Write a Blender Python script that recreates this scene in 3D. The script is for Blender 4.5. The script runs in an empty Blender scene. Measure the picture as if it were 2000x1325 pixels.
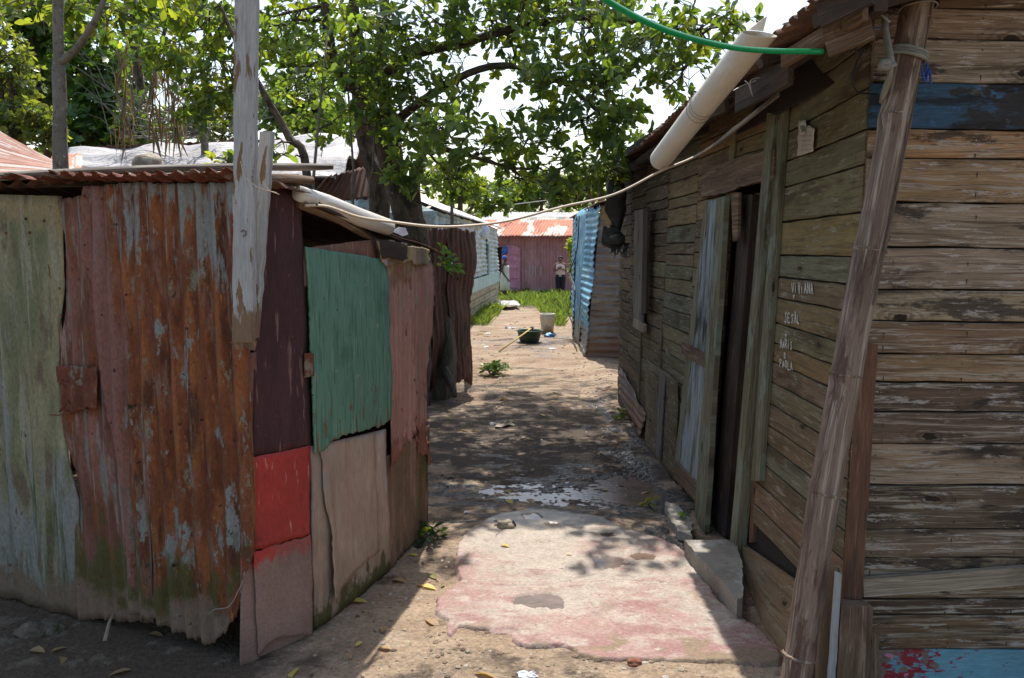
import bpy, bmesh, math, random
import numpy as np
from mathutils import Vector, Matrix, noise as mnoise
rnd = random.Random(7)
nr = np.random.RandomState(11)
S = bpy.context.scene
col = S.collection
R = math.radians

# ------------------------------------------------------------------ camera, sky, sun, exposure
CAM_Z = 1.6; PITCH = R(6.54); FPX = 1500.0
cd = bpy.data.cameras.new('camera'); cam = bpy.data.objects.new('camera', cd); col.objects.link(cam)
cam.location = (0, 0, CAM_Z); cam.rotation_euler = (R(90) - PITCH, 0, 0)
cd.sensor_width = 36; cd.lens = 27.0; cd.clip_start = .05; cd.clip_end = 1000
S.camera = cam
SUN_EL = 60.0
w = bpy.data.worlds.new('World'); S.world = w; w.use_nodes = True
nt = w.node_tree
sky = nt.nodes.new('ShaderNodeTexSky'); sky.sky_type = 'NISHITA'; sky.sun_disc = False
sky.sun_elevation = R(SUN_EL); sky.sun_rotation = R(0); sky.air_density = 1.3; sky.dust_density = 2.5; sky.ozone_density = 0.4
bg = nt.nodes['Background']; bg.inputs[1].default_value = 0.13
nt.links.new(sky.outputs[0], bg.inputs[0])
ld = bpy.data.lights.new('sun', 'SUN'); ld.energy = 3.9; ld.angle = R(.55); ld.color = (1, .955, .88)
sun = bpy.data.objects.new('sun', ld); col.objects.link(sun); sun.rotation_euler = (R(90 - SUN_EL), 0, R(180))
# light travels toward -Y and down: shadows fall toward the camera
sun.rotation_euler = Vector((0, -math.cos(R(SUN_EL)), -math.sin(R(SUN_EL)))).to_track_quat('-Z', 'Y').to_euler()
S.view_settings.view_transform = 'Standard'; S.view_settings.look = 'None'
S.view_settings.exposure = 0.75; S.view_settings.gamma = 1.0
S.cycles.max_bounces = 6; S.cycles.transparent_max_bounces = 8

# ------------------------------------------------------------------ pixel -> world helpers
cp, sp = math.cos(PITCH), math.sin(PITCH)
def ray(px, py):
    dx = (np.asarray(px, float) - 1000) / FPX; dy = -(np.asarray(py, float) - 662.5) / FPX
    return np.stack([dx, cp + dy * sp, -sp + dy * cp], -1)
def P(px, py, d):
    r = ray(px, py); return Vector((r[0]*d, r[1]*d, CAM_Z + r[2]*d))
def Py(px, py, y):
    r = ray(px, py); d = y / r[1]; return Vector((r[0]*d, y, CAM_Z + r[2]*d))
def gbase(x, y):
    z = 0.0
    if y > 18: z -= .2 * min(1, (y - 18) / 12)
    z += .10 * math.exp(-((x + 1.0)**2/.10 + (y - 9.3)**2/1.2))          # rubble bank by the fence
    z += .06 * math.exp(-((x + 1.3)**2/.25 + (y - 12)**2/6))
    z += .07 * math.exp(-((x - 1.25)**2/.05 + (y - 9.6)**2/2.0))
    return z
def gz(x, y):
    z = gbase(x, y) + .018 * mnoise.noise(Vector((x*1.3, y*1.3, 0))) + .007 * mnoise.noise(Vector((x*5, y*5, 3))) - .006
    if y < 8.5: z += .004 * mnoise.noise(Vector((x*17, y*17, 3)))
    if 4.2 < y < 6.6:
        m = math.exp(-((y-5.08)/.33)**2 - ((x-.25)/1.05)**2); m2 = math.exp(-((y-5.6)/.9)**2 - ((x-.80-.05*(y-5))/.16)**2)
        z += -.0075*m - .014*m2 + (m + m2)*(.010*mnoise.noise(Vector((x*5, y*9, 7))) + .011*mnoise.noise(Vector((x*14, y*22, 1))) + .012*mnoise.noise(Vector((x*40, y*46, 1))))
    if 8.7 < y < 13: z += .02*abs(mnoise.noise(Vector((x*.9, y*2.6, 9))))
    return z
def G(px, py, up=0.0):
    r = ray(px, py); z = 0
    for _ in range(6):
        d = (CAM_Z - z) / -r[2]; x, y = r[0]*d, r[1]*d; z = gbase(x, y)
    return Vector((x, y, gz(x, y) + up))
def solve(F, px, py, t0=.6, t1=60):
    r = ray(px, py); o = np.array([0, 0, CAM_Z])
    a = np.full(r.shape[:-1], t0); b = np.full(r.shape[:-1], float(t1))
    fa = F(*np.moveaxis(o + r*a[..., None], -1, 0))
    for _ in range(40):
        m = (a + b)/2; fm = F(*np.moveaxis(o + r*m[..., None], -1, 0))
        same = np.sign(fm) == np.sign(fa); a = np.where(same, m, a); b = np.where(same, b, m)
    return o + r*((a + b)/2)[..., None]
def fnormal(F, p):
    e = 1e-3; g = np.stack([F(p[..., 0]+e, p[..., 1], p[..., 2]) - F(p[..., 0]-e, p[..., 1], p[..., 2]),
                            F(p[..., 0], p[..., 1]+e, p[..., 2]) - F(p[..., 0], p[..., 1]-e, p[..., 2]),
                            F(p[..., 0], p[..., 1], p[..., 2]+e) - F(p[..., 0], p[..., 1], p[..., 2]-e)], -1)
    g /= np.linalg.norm(g, axis=-1, keepdims=True)
    s = np.sign(np.sum(g * (np.array([0, 0, CAM_Z]) - p), -1, keepdims=True)); return g * s

# ------------------------------------------------------------------ objects, tags
def tag(o, label=None, cat=None, group=None, kind=None):
    if label: o['label'] = label
    if cat: o['category'] = cat
    if group: o['group'] = group
    if kind: o['kind'] = kind
    return o
def thing(name, label, cat, loc=(0, 0, 0), group=None):
    o = bpy.data.objects.new(name, None); col.objects.link(o); o.empty_display_size = .2
    o.location = loc; return tag(o, label, cat, group)
class MB:
    def __init__(s): s.v = []; s.f = []; s.uv = []; s.c = []
    def add(s, vs, fs, uvs=None, c=(1, 1, 1)):
        n = len(s.v); s.v += [tuple(q) for q in vs]; s.f += [tuple(i + n for i in f) for f in fs]
        s.uv += (uvs if uvs is not None else [(q[0], q[2]) for q in vs]); s.c += [c]*len(vs) if not isinstance(c, list) else c
    def box(s, a, b, c=(1, 1, 1)):
        (x0, y0, z0), (x1, y1, z1) = a, b
        s.hexa([(x0,y0,z0),(x1,y0,z0),(x1,y1,z0),(x0,y1,z0),(x0,y0,z1),(x1,y0,z1),(x1,y1,z1),(x0,y1,z1)], c)
    def hexa(s, q, c=(1, 1, 1), uo=None):
        q = [Vector(k) for k in q]; uo = uo or (rnd.random()*20, rnd.random()*20)
        # longest edge direction = grain (U)
        E = [(q[1]-q[0]), (q[3]-q[0]), (q[4]-q[0])]; L = [e.length for e in E]; k = L.index(max(L))
        for f in ((0,3,2,1),(4,5,6,7),(0,1,5,4),(1,2,6,5),(2,3,7,6),(3,0,4,7)):
            vs = [q[i] for i in f]; U = E[k].normalized()
            n = (vs[1]-vs[0]).cross(vs[3]-vs[0])
            n = n.normalized() if n.length > 1e-9 else Vector((0,0,1))
            W = n.cross(U); W = W.normalized() if W.length > .3 else Vector(n.orthogonal()).normalized()
            s.add(vs, [(0,1,2,3)], [((p-q[0]).dot(U)+uo[0], (p-q[0]).dot(W)+uo[1]) for p in vs], c)
    def tube(s, path, rad, n=8, c=(1, 1, 1), caps=True, flat=1.0, wob=0, u0=None, up=None):
        path = [Vector(p) for p in path]; m = len(path)
        rad = list(rad) if hasattr(rad, '__len__') else [rad]*m
        u = rnd.random()*20 if u0 is None else u0; vs = []; uvs = []; ref = Vector(up) if up else Vector((.13, .21, .97))
        side = None; fs = []
        for i, p in enumerate(path):
            t = (path[min(i+1, m-1)] - path[max(i-1, 0)]); t = t.normalized() if t.length > 1e-9 else Vector((0,0,1))
            if side is None:
                side = t.cross(ref); side = side.normalized() if side.length > 1e-3 else t.orthogonal().normalized()
            else:
                side = (side - t*side.dot(t)); side = side.normalized() if side.length > 1e-6 else t.orthogonal().normalized()
            bt = t.cross(side)
            if i: u += (p - path[i-1]).length
            for k in range(n + 1):
                a = 2*math.pi*(k % n)/n; r = rad[i]
                if wob: r *= 1 + wob*mnoise.noise(Vector((math.cos(a)*2+i*.35, math.sin(a)*2, i*.5+u*.2)))
                vs.append(p + side*math.cos(a)*r + bt*math.sin(a)*r*flat); uvs.append((u, k/n*rad[i]*6.28))
        for i in range(m-1):
            for k in range(n):
                a = i*(n+1)+k; fs.append((a, a+1, a+n+2, a+n+1))
        if caps: fs.append(tuple(range(n-1, -1, -1))); fs.append(tuple((m-1)*(n+1)+k for k in range(n)))
        s.add(vs, fs, uvs, c)
    def grid(s, A, uvA, c=(1, 1, 1), closed=False):
        nv, nu = A.shape[:2]; vs = [tuple(q) for q in A.reshape(-1, 3)]; uvs = [tuple(q) for q in uvA.reshape(-1, 2)]
        fs = [(j*nu+i, j*nu+i+1, (j+1)*nu+i+1, (j+1)*nu+i) for j in range(nv-1) for i in range(nu-1)]
        s.add(vs, fs, uvs, c)
    def build(s, name, mat, parent=None, smooth=False, solid=0, bevel=0, label=None):
        me = bpy.data.meshes.new(name); me.from_pydata(s.v, [], s.f)
        uvl = me.uv_layers.new(name='UVMap'); li = np.zeros(len(me.loops), 'i'); me.loops.foreach_get('vertex_index', li)
        uvl.data.foreach_set('uv', np.array(s.uv, 'f')[li].ravel())
        at = me.attributes.new('Col', 'FLOAT_COLOR', 'POINT'); cc = np.ones((len(s.v), 4), 'f'); cc[:, :3] = np.array(s.c, 'f'); at.data.foreach_set('color', cc.ravel())
        if smooth: me.polygons.foreach_set('use_smooth', [True]*len(me.polygons))
        me.materials.append(mat); me.update()
        o = bpy.data.objects.new(name, me); col.objects.link(o)
        if parent: o.parent = parent; me.transform(Matrix.Translation(-root_loc(parent)))
        if solid:
            m = o.modifiers.new('solid', 'SOLIDIFY'); m.thickness = solid; m.offset = -1
        if bevel:
            m = o.modifiers.new('bevel', 'BEVEL'); m.width = bevel; m.segments = 2; m.limit_method = 'ANGLE'
        if label: o['label'] = label
        return o
def root_loc(o):
    v = Vector((0, 0, 0))
    while o: v += o.location; o = o.parent
    return v

# ------------------------------------------------------------------ materials
def N(nt, t, **k):
    n = nt.nodes.new(t)
    for a, b in k.items(): setattr(n, a, b)
    return n
def c4(c): return (c[0], c[1], c[2], 1)
def mathn(nt, op, a, b=None, clamp=False):
    n = N(nt, 'ShaderNodeMath', operation=op, use_clamp=clamp)
    for i, q in enumerate((a, b)):
        if q is None: continue
        if isinstance(q, (int, float)): n.inputs[i].default_value = q
        else: nt.links.new(q, n.inputs[i])
    return n.outputs[0]
def noise2(nt, vec, su, sv, detail=4, off=0, rough=.6, dist=0):
    mp = N(nt, 'ShaderNodeMapping'); mp.inputs['Scale'].default_value = (su, sv, su); mp.inputs['Location'].default_value = (off*1.7, off*.9, off)
    nt.links.new(vec, mp.inputs['Vector'])
    n = N(nt, 'ShaderNodeTexNoise'); n.inputs['Scale'].default_value = 1; n.inputs['Detail'].default_value = detail
    n.inputs['Roughness'].default_value = rough; n.inputs['Distortion'].default_value = dist
    nt.links.new(mp.outputs[0], n.inputs['Vector']); return n.outputs['Fac']
def ramp(nt, f, lo, hi):
    m = N(nt, 'ShaderNodeMapRange', clamp=True); m.inputs['From Min'].default_value = lo; m.inputs['From Max'].default_value = hi
    nt.links.new(f, m.inputs['Value']); return m.outputs[0]
def mixc(nt, f, a, b, mode='MIX'):
    m = N(nt, 'ShaderNodeMix', data_type='RGBA', blend_type=mode)
    for k, q in ((0, f), (6, a), (7, b)):
        if isinstance(q, tuple): m.inputs[k].default_value = c4(q)
        elif isinstance(q, (int, float)): m.inputs[k].default_value = q
        else: nt.links.new(q, m.inputs[k])
    return m.outputs[2]
def layered(name, base, layers, rough=.85, bump=.25, bs=(60, 60), metal=0, usecol=False, spec=.3, coords='UV', tone=.25, ts=(3, 3), bdist=.004, fine=.22, knots=None):
    """layers: (colour, su, sv, lo, hi, {off, gu:(u0,k), gv:(v0,k), d, a, dist})"""
    m = bpy.data.materials.new(name); m.use_nodes = True; nt = m.node_tree; bs_ = nt.nodes['Principled BSDF']
    if coords == 'UV': vec = N(nt, 'ShaderNodeUVMap', uv_map='UVMap').outputs[0]
    else: vec = N(nt, 'ShaderNodeNewGeometry').outputs['Position']
    sep = N(nt, 'ShaderNodeSeparateXYZ'); nt.links.new(vec, sep.inputs[0])
    if usecol:
        at = N(nt, 'ShaderNodeAttribute', attribute_name='Col'); cur = mixc(nt, 1.0, at.outputs['Color'], base, 'MULTIPLY')
    else:
        rgb = N(nt, 'ShaderNodeRGB'); rgb.outputs[0].default_value = c4(base); cur = rgb.outputs[0]
    if tone:
        t = noise2(nt, vec, ts[0], ts[1], 5, 3.3)
        v = mathn(nt, 'ADD', mathn(nt, 'MULTIPLY', mathn(nt, 'SUBTRACT', t, .5), tone*4), 1.0)
        cb = N(nt, 'ShaderNodeCombineXYZ'); [nt.links.new(v, cb.inputs[i]) for i in range(3)]
        cur = mixc(nt, 1.0, cur, cb.outputs[0], 'MULTIPLY')
    rsock = None
    if fine:
        t = noise2(nt, vec, bs[0]*1.7, bs[1]*1.7, 3, 7.7, .7); v = mathn(nt, 'ADD', mathn(nt, 'MULTIPLY', mathn(nt, 'SUBTRACT', t, .5), fine*4), 1.0)
        cb = N(nt, 'ShaderNodeCombineXYZ'); [nt.links.new(v, cb.inputs[i]) for i in range(3)]; finec = cb.outputs[0]
    for L in layers:
        c_, su, sv, lo, hi = L[:5]; o = L[5] if len(L) > 5 else {}
        f = noise2(nt, vec, su, sv, o.get('d', 5), o.get('off', rnd.random()*30), o.get('r', .6), o.get('dist', 0))
        if 'gu' in o: f = mathn(nt, 'ADD', f, mathn(nt, 'MULTIPLY', mathn(nt, 'SUBTRACT', sep.outputs[0], o['gu'][0]), o['gu'][1]))
        if 'gv' in o:
            g = mathn(nt, 'MULTIPLY', mathn(nt, 'SUBTRACT', sep.outputs[1], o['gv'][0]), o['gv'][1])
            f = mathn(nt, 'ADD', f, g)
        if 'bu' in o:   # band |u-u0|: falls off
            g = mathn(nt, 'MULTIPLY', mathn(nt, 'ABSOLUTE', mathn(nt, 'SUBTRACT', sep.outputs[0], o['bu'][0])), o['bu'][1]); f = mathn(nt, 'SUBTRACT', f, g)
        if 'bv' in o:
            g = mathn(nt, 'MULTIPLY', mathn(nt, 'ABSOLUTE', mathn(nt, 'SUBTRACT', sep.outputs[1], o['bv'][0])), o['bv'][1]); f = mathn(nt, 'SUBTRACT', f, g)
        f = ramp(nt, f, lo, hi)
        if 'a' in o: f = mathn(nt, 'MULTIPLY', f, o['a'])
        cur = mixc(nt, f, cur, c_, o.get('mode', 'MIX'))
        if 'rough' in o:
            prev = rsock if rsock is not None else rough
            mm = N(nt, 'ShaderNodeMix', data_type='FLOAT'); nt.links.new(f, mm.inputs[0])
            if isinstance(prev, (int, float)): mm.inputs[2].default_value = prev
            else: nt.links.new(prev, mm.inputs[2])
            mm.inputs[3].default_value = o['rough']; rsock = mm.outputs[0]
    if knots:
        mp = N(nt, 'ShaderNodeMapping'); mp.inputs['Scale'].default_value = (knots[0], knots[1], 1); nt.links.new(vec, mp.inputs['Vector'])
        vo = N(nt, 'ShaderNodeTexVoronoi', voronoi_dimensions='2D'); vo.inputs['Scale'].default_value = 1; nt.links.new(mp.outputs[0], vo.inputs['Vector'])
        dd = mathn(nt, 'ADD', vo.outputs['Distance'], mathn(nt, 'MULTIPLY', mathn(nt, 'SUBTRACT', noise2(nt, vec, 30, 60, 3, 2), .5), .10))
        rings_ = ramp(nt, mathn(nt, 'SINE', mathn(nt, 'MULTIPLY', dd, 95)), -.2, 1); sc_ = N(nt, 'ShaderNodeSeparateColor'); nt.links.new(vo.outputs['Color'], sc_.inputs[0]); gate = ramp(nt, sc_.outputs[0], .55, .6); near = mathn(nt, 'MULTIPLY', ramp(nt, dd, .26, .05), gate)
        cur = mixc(nt, mathn(nt, 'MULTIPLY', mathn(nt, 'MULTIPLY', rings_, near), .75), cur, knots[2]); cur = mixc(nt, mathn(nt, 'MULTIPLY', ramp(nt, dd, .06, .045), gate), cur, knots[3])
    if fine: cur = mixc(nt, 1.0, cur, finec, 'MULTIPLY')
    nt.links.new(cur, bs_.inputs['Base Color'])
    if rsock is not None: nt.links.new(rsock, bs_.inputs['Roughness'])
    else: bs_.inputs['Roughness'].default_value = rough
    bs_.inputs['Metallic'].default_value = metal; bs_.inputs['Specular IOR Level'].default_value = spec
    if bump:
        b = N(nt, 'ShaderNodeBump'); b.inputs['Strength'].default_value = bump; b.inputs['Distance'].default_value = bdist
        nt.links.new(noise2(nt, vec, bs[0], bs[1], 6, 1.1), b.inputs['Height']); nt.links.new(b.outputs[0], bs_.inputs['Normal'])
    return m
def plain(name, c, rough=.6, bump=0, spec=.4, metal=0): return layered(name, c, [], rough=rough, bump=bump, spec=spec, metal=metal, tone=.12, ts=(6, 6), coords='POS')

RUST = (.20, .062, .022); RUSTL = (.32, .12, .045); DRUST = (.07, .028, .016); GREYM = (.30, .31, .30); MOSS = (.075, .075, .022)
# sheet streaks run along v (vertical): high su, low sv
M = {}
M['rust_main'] = layered('rusted sheet', (.165, .052, .022), [
    ((.27, .095, .032), 22, 2.6, .48, .62, {'off': 3, 'd': 9}), (DRUST, 14, 2.2, .53, .62, {'off': 8, 'a': .9, 'd': 9}), ((.20, .10, .065), 30, 5, .54, .62, {'off': 38, 'd': 9}),
    ((.235, .24, .23), 13, 1.3, .515, .545, {'off': 5, 'gv': (1.74, .34), 'd': 10, 'r': .68}), ((.22, .225, .205), 9, 2.6, .565, .59, {'off': 17, 'd': 10, 'r': .7}),
    ((.20, .185, .13), 15, 5, .585, .62, {'off': 31, 'd': 10, 'r': .75}), ((.24, .26, .26), 16, 1.6, .52, .56, {'off': 44, 'bu': (2.02, .9), 'd': 10}),
    ((.24, .115, .095), 7, .9, .48, .58, {'off': 3, 'gu': (.95, -.9), 'a': .85, 'd': 8}), (MOSS, 10, 3, .52, .62, {'off': 12, 'gv': (.42, -.45), 'a': .9, 'd': 8}),
    ((.22, .15, .11), 4, 3, .48, .60, {'off': 2, 'gv': (.20, -1.5), 'a': .85, 'd': 8}), ((.025, .018, .014), 30, 22, .67, .70, {'d': 3}), ((.33, .13, .045), 40, 8, .64, .69, {'off': 52, 'd': 6})],
    rough=.8, bump=.6, bs=(90, 30), tone=.4, ts=(26, 4), fine=.3)
M['green_sheet'] = layered('mossy painted sheet', (.245, .22, .125), [
    ((.15, .16, .080), 5, 1.6, .45, .58, {'off': 4, 'd': 9}), ((.23, .225, .205), 9, 1.2, .50, .58, {'off': 9, 'gv': (.75, -.16), 'd': 9}), ((.31, .235, .12), 4, 3, .47, .57, {'off': 7, 'gv': (1.66, 1.6), 'a': .85, 'd': 9}),
    ((.075, .085, .03), 16, 1.4, .52, .60, {'off': 1, 'gv': (.5, -.10), 'd': 9}), ((.30, .28, .20), 20, 1.6, .56, .64, {'off': 81, 'd': 9, 'a': .8}), ((.15, .11, .07), 12, 3, .56, .64, {'off': 84, 'd': 9}),
    ((.17, .12, .08), 4, 3, .5, .62, {'gv': (.18, -1.4), 'off': 22, 'd': 9}), ((.05, .03, .02), 36, 36, .67, .71, {}), ((.12, .05, .02), 22, 9, .66, .71, {})], rough=.75, bump=.5, bs=(60, 30), tone=.4, ts=(14, 2.5), fine=.3)
M['pink_strip'] = layered('faded pink sheet', (.215, .095, .07), [
    ((.14, .06, .038), 14, 2.2, .48, .58, {'d': 9}), (RUST, 9, 2.6, .52, .60, {'d': 9, 'off': 5}), ((.28, .19, .15), 20, 2.5, .58, .64, {'d': 9}), ((.20, .19, .165), 18, 2, .57, .61, {'d': 10, 'off': 9}), (MOSS, 7, 2.2, .50, .60, {'gv': (.5, -.5), 'a': .85, 'd': 9}),
    ((.20, .13, .09), 4, 3, .5, .6, {'gv': (.2, -1.4), 'd': 9}), (DRUST, 30, 22, .64, .69, {})], rough=.8, bump=.5, bs=(80, 25), tone=.4, ts=(20, 3), fine=.3)
M['rust_patch'] = layered('deep rust', (.15, .048, .026), [((.10, .035, .02), 20, 10, .5, .65, {}), ((.24, .09, .045), 30, 12, .58, .66, {'d': 9}), ((.20, .16, .12), 14, 10, .58, .63, {'d': 9})], bump=.5, bs=(70, 50), tone=.4, ts=(20, 10))
def painted(name, paint, under, wear=.60, streak=(40, 3), dirt=(.06, .045, .03), **k):
    return layered(name, paint, [((paint[0]*.6, paint[1]*.6, paint[2]*.6), streak[0]*.4, streak[1], .48, .70, {'a': .7}),
        (under, streak[0], streak[1], wear, wear+.04, {'d': 8}), (dirt, 5, 2, .60, .78, {'a': .6}), (under, 70, 30, wear+.09, wear+.11, {'d': 3}), (tuple(k.get('foot', dirt)), 6, 4, .5, .75, {'gv': (.15, -1.2), 'a': k.get('foota', .0)})],
        rough=k.get('rough', .7), fine=.3, bump=k.get('bump', .3), bs=k.get('bs', (150, 12)), tone=k.get('tone', .22), ts=(streak[0]*.5, streak[1]*.5))
M['maroon'] = painted('dark maroon paint', (.062, .026, .028), (.17, .10, .08), .615, foot=(.3, .19, .15), foota=0)
M['red'] = layered('bright red paint', (.36, .032, .026), [((.42, .17, .14), 26, 4, .60, .66, {'d': 9, 'off': 91, 'bu': (.52, 1.2)}), ((.2, .02, .018), 30, 12, .60, .68, {'d': 6}), ((.27, .02, .02), 6, 3, .5, .7, {}), ((.50, .27, .22), 60, 7, .645, .69, {'d': 8}), ((.5, .3, .25), 9, 5, .66, .74, {'a': .6}), ((.25, .14, .1), 50, 20, .70, .73, {})], rough=.55, bump=.15, bs=(80, 20), spec=.4)
M['redpink'] = layered('pinkish grey hardboard', (.27, .17, .135), [((.42, .05, .04), 9, 3, .50, .60, {'gv': (.37, 2.4), 'off': 2, 'd': 9}), ((.40, .07, .05), 12, 5, .69, .72, {'off': 5}), ((.18, .11, .09), 5, 2, .5, .7, {'a': .6}), ((.30, .22, .17), 40, 6, .6, .7, {'a': .5})], rough=.8, bump=.2)
M['green_ply'] = layered('green painted plywood', (.115, .235, .165), [((.065, .15, .105), 50, 5, .50, .62, {'d': 9, 'a': .8}), ((.18, .31, .235), 90, 6, .55, .63, {'a': .7, 'd': 9}), ((.07, .13, .09), 6, 5, .56, .68, {'a': .6, 'd': 9}), ((.20, .16, .11), 110, 5, .64, .67, {'d': 8}), ((.17, .08, .045), 34, 5, .62, .64, {'gv': (1.00, -.36), 'off': 41, 'd': 6}),
    ((.04, .035, .03), 40, 30, .70, .73, {'d': 3}), ((.30, .30, .25), 10, 14, .66, .70, {'off': 99, 'd': 8}), ((.05, .10, .07), 110, 4, .60, .68, {'d': 6})], rough=.75, bump=.18, bs=(260, 9), tone=.10, ts=(3, 3), fine=.16)
M['beige_board'] = layered('beige board', (.36, .265, .20), [((.27, .18, .13), 12, 2, .5, .68, {}), ((.45, .42, .40), 9, 1.6, .60, .68, {'a': .7}), ((.30, .30, .29), 4, 3, .55, .7, {'a': .4}), ((.20, .08, .04), 26, 14, .70, .73, {}), ((.10, .09, .035), 12, 6, .52, .60, {'gv': (.10, -2.2), 'off': 4, 'd': 9}), ((.36, .17, .12), 8, 1, .6, .75, {'a': .5})], rough=.8, bump=.25, bs=(80, 10), tone=.22)
M['pink_sheet'] = layered('pink corrugated', (.36, .195, .155), [((.28, .21, .17), 16, 3, .56, .64, {'off': 77, 'd': 9}), ((.26, .13, .09), 26, 1.5, .5, .66, {'a': .8}), ((.22, .12, .07), 8, 4, .5, .62, {'gv': (1.45, 1.7), 'off': 6}), ((.34, .26, .14), 5, 4, .50, .6, {'gv': (1.50, 1.2), 'off': 15, 'a': .6}), ((.17, .06, .03), 18, 9, .64, .69, {}), ((.16, .05, .03), 30, 8, .46, .56, {'gv': (.62, -2.2), 'off': 3, 'a': .7}), ((.45, .25, .21), 16, 1, .55, .7, {'a': .6})], rough=.75, bump=.3, bs=(60, 12), tone=.22, ts=(12, 1.5))
M['brown_sheet'] = layered('brown corrugated', (.16, .105, .065), [((.27, .16, .12), 12, 1.5, .5, .64, {}), (MOSS, 10, 2, .55, .7, {}), ((.25, .12, .05), 26, 3, .6, .7, {})], rough=.8, bump=.3, tone=.3)
M['brown_ply'] = layered('brown ply', (.20, .10, .07), [((.33, .22, .18), 60, 4, .56, .66, {}), ((.09, .05, .04), 12, 5, .55, .7, {}), ((.40, .33, .30), 25, 4, .64, .68, {})], bump=.35, bs=(160, 10))
M['yellow_torn'] = layered('torn faded board', (.25, .17, .11), [((.36, .30, .14), 10, 5, .52, .62, {}), ((.12, .14, .12), 14, 6, .56, .64, {}), ((.42, .30, .28), 12, 3, .58, .66, {}), ((.07, .05, .05), 9, 3, .55, .68, {'gu': (1.1, -1.0)})], bump=.3)
# wood: grain runs along u
def wood(name, base, light, dark, wear=.55, usecol=False, paint=None, pthr=.6, k=1.0, bump=.5, knots=True, stain=None, tone=.35, flake=None):
    L = [(dark, 2.2*k, 60*k, .50, .64, {'d': 8, 'dist': .9, 'a': .65}), (light, 3*k, 80*k, wear-.03, wear+.07, {'d': 9, 'dist': .7}), (dark, 1.3, 6, .56, .66, {'a': .9, 'd': 9})]
    if paint: L.append((paint, 5, 16, pthr, pthr+.04, {'d': 9}))
    if stain: L.append((stain, 1.9, 7, .54, .585, {'d': 10, 'a': .85, 'r': .72}))
    if flake: L.append((flake, 7, 38, .565, .60, {'d': 10, 'r': .75, 'a': .85}))
    L.append(((.012, .01, .008), 5, 190, .675, .70, {'d': 4}))
    kn = (1.9, 4.2, dark, (dark[0]*.5, dark[1]*.5, dark[2]*.5)) if knots else None
    return layered(name, base, L, rough=.85, bump=bump, bs=(9, 170), usecol=usecol, tone=tone, ts=(1.7, 5), bdist=.003, fine=.28, knots=kn)
M['plank_front'] = wood('weathered bare plank', (1.55, 1.38, 1.16), (.37, .30, .225), (.052, .034, .023), .545, usecol=True, stain=(.038, .028, .022), bump=.8, flake=(.40, .35, .30))
M['plank_side'] = wood('faded painted plank', (1.22, 1.14, 1.05), (.23, .19, .125), (.075, .052, .026), .60, usecol=True, bump=.6, tone=.3, flake=(.26, .24, .175))
M['wood_pale'] = wood('pale batten', (.30, .235, .165), (.42, .35, .26), (.13, .09, .06), .58)
M['wood_red'] = wood('reddish batten', (.15, .075, .045), (.24, .13, .08), (.05, .028, .02), .58)
M['wood_brown'] = wood('brown beam', (.16, .10, .06), (.27, .19, .13), (.05, .035, .025), .58)
M['wood_dark'] = wood('dark old timber', (.055, .038, .028), (.11, .08, .055), (.018, .013, .01), .6)
M['wood_green'] = wood('greenish painted jamb', (.155, .14, .085), (.24, .23, .16), (.065, .052, .03), .56, paint=(.18, .205, .15), pthr=.55)
M['wood_grey'] = wood('grey stick', (.20, .17, .14), (.32, .28, .24), (.07, .055, .04), .58)
M['bamboo'] = wood('weathered bamboo', (.19, .13, .095), (.33, .26, .20), (.06, .036, .026), .55, k=.8, stain=(.085, .045, .032), knots=False)
M['post_white'] = layered('flaking white paint on timber', (.37, .37, .36), [((.27, .275, .27), 3, 26, .5, .66, {}), ((.19, .12, .07), 5, 22, .585, .605, {'d': 9, 'gu': (1.0, -.04)}), ((.10, .06, .04), 8, 70, .66, .70, {'d': 6}), ((.035, .025, .02), 14, 30, .72, .74, {}), ((.20, .13, .08), 12, 20, .45, .53, {'gu': (.10, -3.5), 'd': 8})], rough=.75, bump=.5, bs=(10, 120), tone=.15)
M['pvc'] = layered('dirty white pipe', (.62, .58, .50), [((.42, .25, .15), 3, 14, .60, .72, {'a': .6}), ((.70, .68, .64), 4, 20, .5, .7, {}), ((.22, .18, .12), 9, 30, .66, .74, {'a': .6})], rough=.42, bump=.06, spec=.5, tone=.1, fine=.05)
M['cable_beige'] = plain('beige cable', (.50, .40, .29), .5); M['cable_black'] = plain('black cable', (.012, .012, .014), .5)
M['hose_green'] = plain('green hose', (.0, .26, .085), .3, spec=.5); M['wire'] = plain('grey wire', (.28, .26, .24), .5); M['blue_cord'] = plain('blue cord', (.02, .07, .32), .6)
M['strap'] = layered('grey cloth strap', (.22, .22, .19), [((.35, .33, .27), 20, 60, .5, .7, {})], bump=.4, bs=(50, 300))
M['paper'] = layered('yellowed paper', (.56, .50, .40), [((.42, .36, .28), 12, 12, .6, .75, {})], rough=.8, bump=.1)
M['paper_print'] = plain('grey print', (.16, .15, .15), .8); M['chalk'] = layered('white chalk', (.62, .60, .52), [((.2, .17, .1), 260, 260, .50, .6, {'d': 2})], bump=0, tone=0, rough=.95)
M['roof_rust'] = layered('rusty roof', (.12, .065, .045), [((.20, .10, .065), 10, 1.5, .5, .64, {}), ((.06, .035, .025), 16, 4, .55, .66, {}), ((.28, .26, .24), 12, 2, .62, .68, {})], rough=.75, bump=.3, tone=.3)
M['roof_orange'] = layered('orange rust roof', (.42, .13, .06), [((.30, .075, .035), 2.2, .8, .50, .62, {}), ((.62, .50, .42), 1.5, .25, .545, .57, {'d': 6, 'off': 5}), ((.66, .58, .52), 5, 1.2, .60, .63, {'d': 6, 'gv': (-.2, -.1)}), ((.16, .06, .04), 8, 3, .62, .7, {})], rough=.7, bump=.1, tone=.2)
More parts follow.
